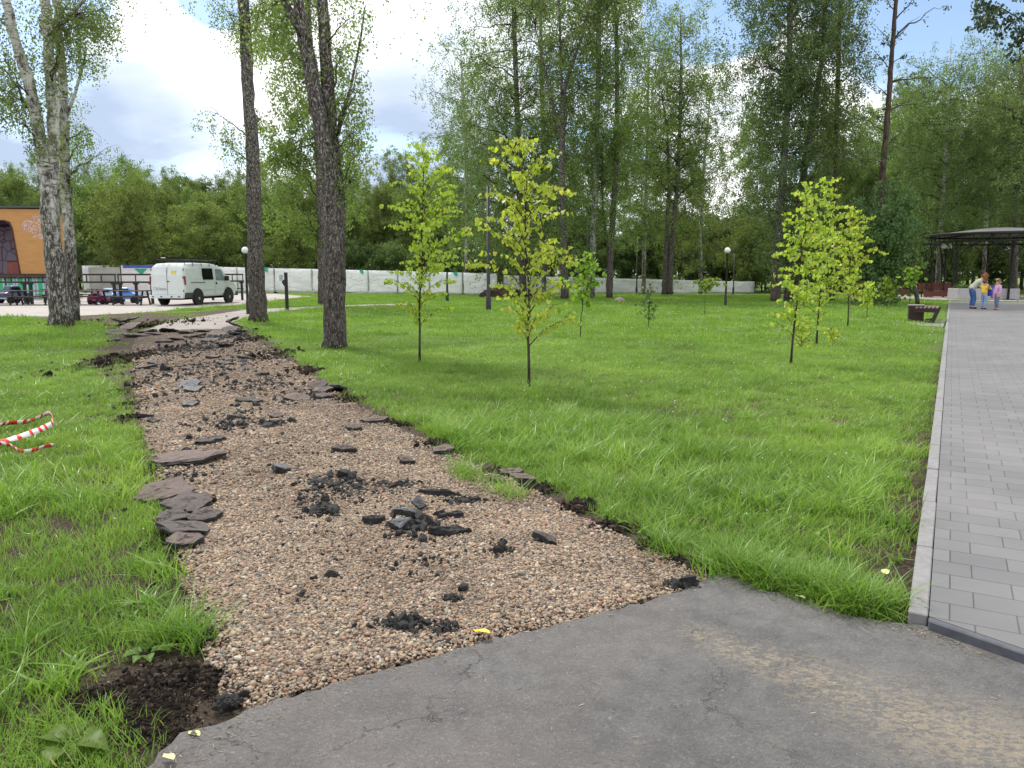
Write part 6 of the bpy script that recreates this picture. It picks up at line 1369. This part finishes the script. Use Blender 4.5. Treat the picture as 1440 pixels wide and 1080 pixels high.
S('small upright black asphalt chunk alone on the gravel, left of the middle', 397, 667, 24, .75, .75, 1, 'slab_grey', (10, 8))
S('long thin asphalt slab lying crosswise above the middle of the gravel', 482, 638, 40, .30, .28, 2, 'slab_top', (4, 0), -.25)
S('tilted grey asphalt slab right of the long thin crosswise slab', 570, 655, 36, .34, .30, 3, 'slab_pink', (8, 6), -.5)
S('grey topped black asphalt block in the centre of the gravel strip', 566, 750, 34, .8, .65, 4, 'slab_grey', (16, -6), .2)
S('dark triangular asphalt shard standing upright behind the centre block', 588, 724, 24, .65, .35, 5, 'slab_grey', (58, 0), .1, .02)
S('flat thin asphalt piece leaning between the centre block and the shard', 577, 736, 42, .35, .22, 6, 'slab_grey', (-12, 14), .3, .02)
S('black lumpy asphalt lump above the wide black lump', 640, 733, 30, .55, .55, 7, 'fresh_asphalt', (0, 0), 0)
S('wide black lumpy asphalt mass right of the centre block', 637, 758, 62, .40, .34, 8, 'fresh_asphalt', (0, 0), .1)
S('black asphalt lump left of the centre block', 528, 740, 34, .5, .4, 9, 'fresh_asphalt', (0, 0), .4)
S('elongated grey brown asphalt piece on the right of the gravel', 766, 767, 42, .36, .34, 10, 'slab_top', (0, 6), -.75)
S('left part of the long black ridge of asphalt on the right half of the gravel', 618, 702, 56, .18, .16, 12, 'fresh_asphalt', (0, 0), -.25)
S('right part of the long black ridge of asphalt on the right half of the gravel', 655, 712, 38, .22, .24, 13, 'fresh_asphalt', (0, 0), -.1)
S('large cracked asphalt plate left over at the left edge of the gravel, topmost', 262, 652, 104, .62, .07, 14, 'slab_pink', (0, 0), .3)
S('broken upper rim of the large left asphalt plate', 296, 626, 56, .32, .12, 15, 'slab_top', (0, 4), .35)
S('brownish slab at the left gravel edge under the large cracked plate', 230, 698, 76, .8, .14, 16, 'slab_pink', (0, -4), .2)
S('second brownish slab at the left gravel edge, right of the first', 266, 717, 76, .7, .18, 17, 'slab_top', (5, 3), 0)
S('third asphalt slab at the left gravel edge, in the middle of the row', 288, 735, 50, .7, .25, 18, 'slab_top', (6, -6), .2)
S('fourth asphalt slab at the left gravel edge, upper of the last pair', 263, 753, 72, .8, .18, 19, 'slab_top', (0, 8), .3)
S('lowest asphalt slab at the left gravel edge', 259, 771, 56, .8, .26, 20, 'slab_pink', (8, 10), .5)
S('dark asphalt piece between the brownish slabs at the left edge', 244, 735, 50, .8, .35, 21, 'slab_top', (12, 0), .1)
S('small blue grey asphalt piece in the left upper gravel', 268, 574, 24, .7, .2, 22, 'slab_grey', (14, 0), .6)
S('blue grey asphalt piece, upper of a stacked pair in the upper gravel', 266, 545, 32, .4, .18, 23, 'slab_grey', (10, -12), .4)
S('blue grey asphalt piece, lower of a stacked pair in the upper gravel', 271, 552, 28, .4, .2, 24, 'slab_grey', (6, 0), .2)
S('pale thin asphalt slab in the upper gravel near the right soil edge', 420, 564, 40, .35, .14, 25, 'slab_pink', (0, 6), -.2)
S('upper asphalt slab of a small pile at the right soil edge', 449, 546, 30, .45, .25, 26, 'slab_top', (12, 0), 0)
S('middle asphalt slab of a small pile at the right soil edge', 456, 553, 34, .38, .2, 27, 'slab_pink', (5, -5), .3)
S('lower asphalt slab of a small pile at the right soil edge', 452, 561, 36, .3, .16, 28, 'slab_top', (0, 0), -.2)
S('asphalt slab beside the small pile, half in the grass', 478, 550, 26, .5, .3, 29, 'slab_grey', (-8, 14), .5)
S('pinkish stone like slab in the soil at the right gravel edge', 622, 640, 32, .6, .4, 30, 'slab_pink', (10, 0), .2)
S('left one of two pale slabs in the torn sod at the right gravel edge', 716, 672, 36, .55, .35, 31, 'slab_pink', (8, 0), 0)
S('right one of two pale slabs in the torn sod at the right gravel edge', 738, 681, 44, .42, .3, 32, 'slab_pink', (0, 8), -.4)
S('pale slab edge beneath the two pale slabs at the right gravel edge', 700, 682, 24, .5, .3, 33, 'slab_top', (0, 8), -.4)
S('flat dark slab lying in the upper gravel right of the middle', 352, 568, 46, .22, .1, 34, 'slab_top', (0, 0), -.05)
S('thin brown asphalt slab on the gravel near the right grass edge', 528, 597, 44, .22, .12, 35, 'slab_pink', (0, 0), -.1)
S('small brown asphalt piece right of the small black crumbs', 497, 608, 26, .4, .3, 36, 'slab_top', (8, 0), -.3)
S('small dark asphalt piece on the right side of the gravel by the grass', 702, 784, 18, .6, .5, 37, 'fresh_asphalt')
gl = 'broken asphalt slabs at the far end of the torn strip'
r_ = random.Random(21)
def pile(label, items, group):
    for k, (px, py, w_, asp, th, tx, ty, lf) in enumerate(items): S(label, px, py, w_*.8, asp, th*1.2, 100+k+int(px), r_.choice(('slab_top', 'slab_pink', 'slab_top')), (tx, ty), None, lf, group)
pile('broken asphalt slab in the heap at the far left corner of the torn strip', [(165, 470, 34, .5, .15, 10, 12, 0), (182, 466, 36, .5, .15, 12, -8, .08), (172, 461, 30, .5, .15, 6, 10, .16), (192, 474, 40, .45, .14, 8, 4, 0), (160, 480, 24, .5, .2, 10, 0, 0), (180, 462, 28, .5, .16, 20, 0, .2), (205, 468, 30, .5, .16, 5, 0, 0)], gl+', left heap')
pile('broken asphalt slab in the heap at the far right corner of the torn strip', [(322, 466, 30, .5, .16, 10, 12, 0), (333, 463, 32, .45, .15, 12, -8, .08), (345, 467, 34, .4, .12, 4, 0, 0), (328, 459, 24, .6, .18, 22, 0, .16), (338, 473, 30, .5, .16, 8, 5, 0)], gl+', right heap')
pile('broken asphalt slab in the scatter just before the far footpath edge', [(218, 472, 28, .5, .14, 6, 0, 0), (240, 468, 34, .4, .12, 5, 3, 0), (262, 470, 30, .4, .12, 0, 5, 0), (285, 467, 40, .35, .1, 3, 0, 0), (302, 471, 44, .35, .1, 0, 4, 0), (275, 475, 34, .35, .12, 4, 0, 0), (250, 479, 30, .4, .12, 6, 0, 0), (296, 481, 36, .35, .1, 5, 0, 0), (230, 483, 30, .4, .12, 0, 0, 0), (312, 489, 32, .35, .12, 4, 0, 0)], gl+', middle')
pile('broken asphalt piece lying in the upper part of the torn strip', [(206, 520, 34, .5, .15, 10, 0, 0), (220, 514, 26, .5, .2, 0, 8, 0), (315, 514, 26, .5, .2, 8, 0, 0), (300, 505, 30, .35, .14, 0, 0, 0), (345, 506, 30, .3, .2, 0, 6, 0), (236, 522, 22, .5, .2, 12, 0, 0), (130, 521, 16, .5, .2, 0, 0, 0), (390, 590, 24, .5, .3, 10, 0, 0), (330, 592, 30, .4, .2, 10, 0, 0), (345, 522, 22, .5, .3, 10, 0, 0), (372, 530, 22, .5, .3, 0, 8, 0), (205, 590, 26, .5, .3, 0, 8, 0), (214, 597, 24, .5, .3, 8, 0, 0)], 'asphalt pieces in the upper torn strip')

# dirt pile and rock on the far lawn
def lump(name, label, cat, x, y, w_, d_, h, m, seed, n=40):
    r = random.Random(seed); mb = MB()
    bm = bmesh.new(); bmesh.ops.create_icosphere(bm, subdivisions=4, radius=1.0)
    for v in bm.verts:
        p = v.co; k = 1+.16*math.sin(3*p.x+seed)*math.cos(4*p.y)+.10*math.sin(9*p.x+2)*math.sin(8*p.y+seed)+.06*math.sin(21*p.x)*math.sin(19*p.y+p.z*17)+r.uniform(-.05, .05); v.co = Vector((p.x*k*w_/2, p.y*k*d_/2, max(-.05, p.z*k*h)))
    me = bpy.data.meshes.new(name); bm.to_mesh(me); bm.free(); me.materials.append(m); return link(name, me, None, (x, y, 0), label=label, cat=cat)
lump('dirt_pile', 'dark brown heap of dug up soil on the far lawn before the fence', 'dirt pile', tX(712, 53), 53, 3.6, 2.0, .62, M['soil_clod'], 3)
heap([(712, 412, 26, 2, 300, .10, .3), (690, 416, 30, 2, 120, .08, .2)], CS, 'soil_clods', 'coarse dark clods on the dug up heap before the fence', 'soil', None, 1.2)
p = G(871, 425); lump('rock', 'small pale brown rock on the far lawn', 'rock', p[0], p[1], .55, .4, .28, M['stone'], 5)

# ================================================================ BARRIER TAPE
def tapemat():
    m, nt, out = mat('barrier_tape'); uv = N(nt, 'ShaderNodeAttribute', attribute_name='v').outputs['Fac']
    c = ramp(nt, mth(nt, 'FRACT', mth(nt, 'MULTIPLY', uv, 1.0)), [(0, (.68, .035, .03)), (.46, (.68, .035, .03)), (.47, (.75, .74, .74)), (1, (.75, .74, .74))], 'CONSTANT'); finish(nt, out, c, .4, None); return m
M['tape'] = tapemat()
def tape(label, pts, w_=.05, rep=.19, seed=1):
    r = random.Random(seed); W3 = [G3(px, py, z) for (px, py, z) in pts]; P_ = []
    for i in range(len(W3)-1):
        p0 = W3[max(0, i-1)]; p1, p2 = W3[i], W3[i+1]; p3 = W3[min(len(W3)-1, i+2)]; k = max(2, int((p2-p1).length/.03))
        for q in range(k):
            t = q/k; P_.append(.5*((2*p1)+(p2-p0)*t+(2*p0-5*p1+4*p2-p3)*t*t+(3*p1-p0-3*p2+p3)*t**3))
    P_.append(W3[-1]); V = []; F = []; A = []; tw = r.uniform(0, 1); s_ = 0
    for i, p in enumerate(P_):
        d = (P_[min(i+1, len(P_)-1)]-P_[max(0, i-1)]); d.normalize(); up = Vector((0, 0, 1)); sd = d.cross(up).normalized(); tw += r.gauss(0, .05); an = .9*math.sin(tw*3)+.5
        v = sd*math.cos(an)+up*math.sin(an); V += [p+v*w_/2+up*w_*.3, p-v*w_/2+up*w_*.3]
        if i: s_ += (p-P_[i-1]).length; F.append((2*i-2, 2*i-1, 2*i+1, 2*i)); A.append(s_/rep)
    me = np_mesh('barrier_tape', np.array([tuple(v) for v in V]), np.array(F), [M['tape']], False, np.array(A)); o = link('barrier_tape', me, None, label=label, cat='barrier tape'); o.modifiers.new('s', 'SOLIDIFY').thickness = .0006
tape('red and white barrier tape looped over the grass at the left edge', [(-60, 615, .10), (-10, 603, .10), (12, 597, .09), (30, 596, .08), (42, 594, .06), (60, 587, .08), (68, 583, .10), (74, 588, .12), (74, 597, .11), (66, 602, .10), (50, 609, .10), (30, 616, .09), (12, 621, .08), (-12, 625, .09), (-60, 640, .09)], .055, .14, 3)
tape('twisted loose end of barrier tape below the looped tape', [(-20, 622, .08), (12, 627, .07), (22, 633, .06), (34, 637, .05), (50, 634, .05), (62, 630, .05), (72, 628, .06), (77, 627, .07)], .04, .14, 5)
# fallen leaves
def fallen(label, px, py, z, s_, m=M['yellow']):
    x, y = G(px, py, z); mb = MB(); mb.add([(-.6*s_, 0, .02*s_), (-.38*s_, -.26*s_, .1*s_), (0, -.36*s_, .16*s_), (.3*s_, -.2*s_, .1*s_), (.55*s_, .03*s_, .12*s_), (.28*s_, .24*s_, .05*s_), (-.05*s_, .34*s_, .14*s_), (-.4*s_, .2*s_, .1*s_), (0, 0, 0)], [(k, (k+1) % 8, 8) for k in range(8)]); o = mb.build('fallen_leaf', m, label=label, cat='leaf'); o.location = (x, y, z+.012); o.rotation_euler = (.2, .1, px*.7)
YL = simple('yellow_leaf', (.70, .42, .02), .5, .1, 9); PLf = simple('pale_leaf', (.55, .55, .22), .5, .1, 9)
fallen('bright yellow fallen leaf on the gravel near the asphalt edge', 677, 893, .05, .075, YL)
fallen('pale yellow fallen leaf in the grass beside the kerb', 1245, 808, .06, .06, PLf); fallen('pale leaf on the sod edge above the asphalt', 1125, 843, .04, .05, PLf); fallen('pale dry leaf by the lower left soil hole', 273, 1037, .02, .05, PLf); fallen('yellow scrap on the soil at the lower left asphalt corner', 237, 1070, .04, .05, PLf)

# broad leaved weeds in the grass at the lower left
def weed(label, px, py, s_, seed):
    r = random.Random(seed); x, y = G(px, py); o = empty('broadleaf_weed', (x, y, 0), label, 'weed'); mb = MB()
    for k in range(7):
        a = k*.9+r.uniform(-.2, .2); L = s_*r.uniform(.7, 1.1); c, q = math.cos(a), math.sin(a)
        V = [(u*L*.9+.02, v*L*.42, L*(.35*math.sin(1.9*u+.5))+abs(v)*L*.12) for (u, v) in ((0, .05), (.3, .75), (.65, 1), (1.0, .5), (1.25, 0), (1.0, -.5), (.65, -1), (.3, -.75), (0, -.05), (.65, 0))]
        mb.add([(x_*c-y_*q, x_*q+y_*c, z_+.01) for x_, y_, z_ in V], [(i, i+1, 9) for i in range(8)])
    lf = mb.build('leaves', M['maple_leaf'], o, True); mb = MB(); mb.tube([(0, 0, -.01), (0, 0, .03)], .006, 6); mb.build('stem', M['bark_twig'], o)
weed('large pale broad leaved weed in the grass at the bottom left corner', 98, 1058, .11, 1)
weed('small broad leaved weed in the grass above the lower left soil hole', 205, 925, .07, 2)
weed('broad leaved weed by the kerb in the bare strip', 1262, 742, .07, 3)
weed('small broad leaved weed on the left lawn near the gravel edge', 188, 862, .07, 4)
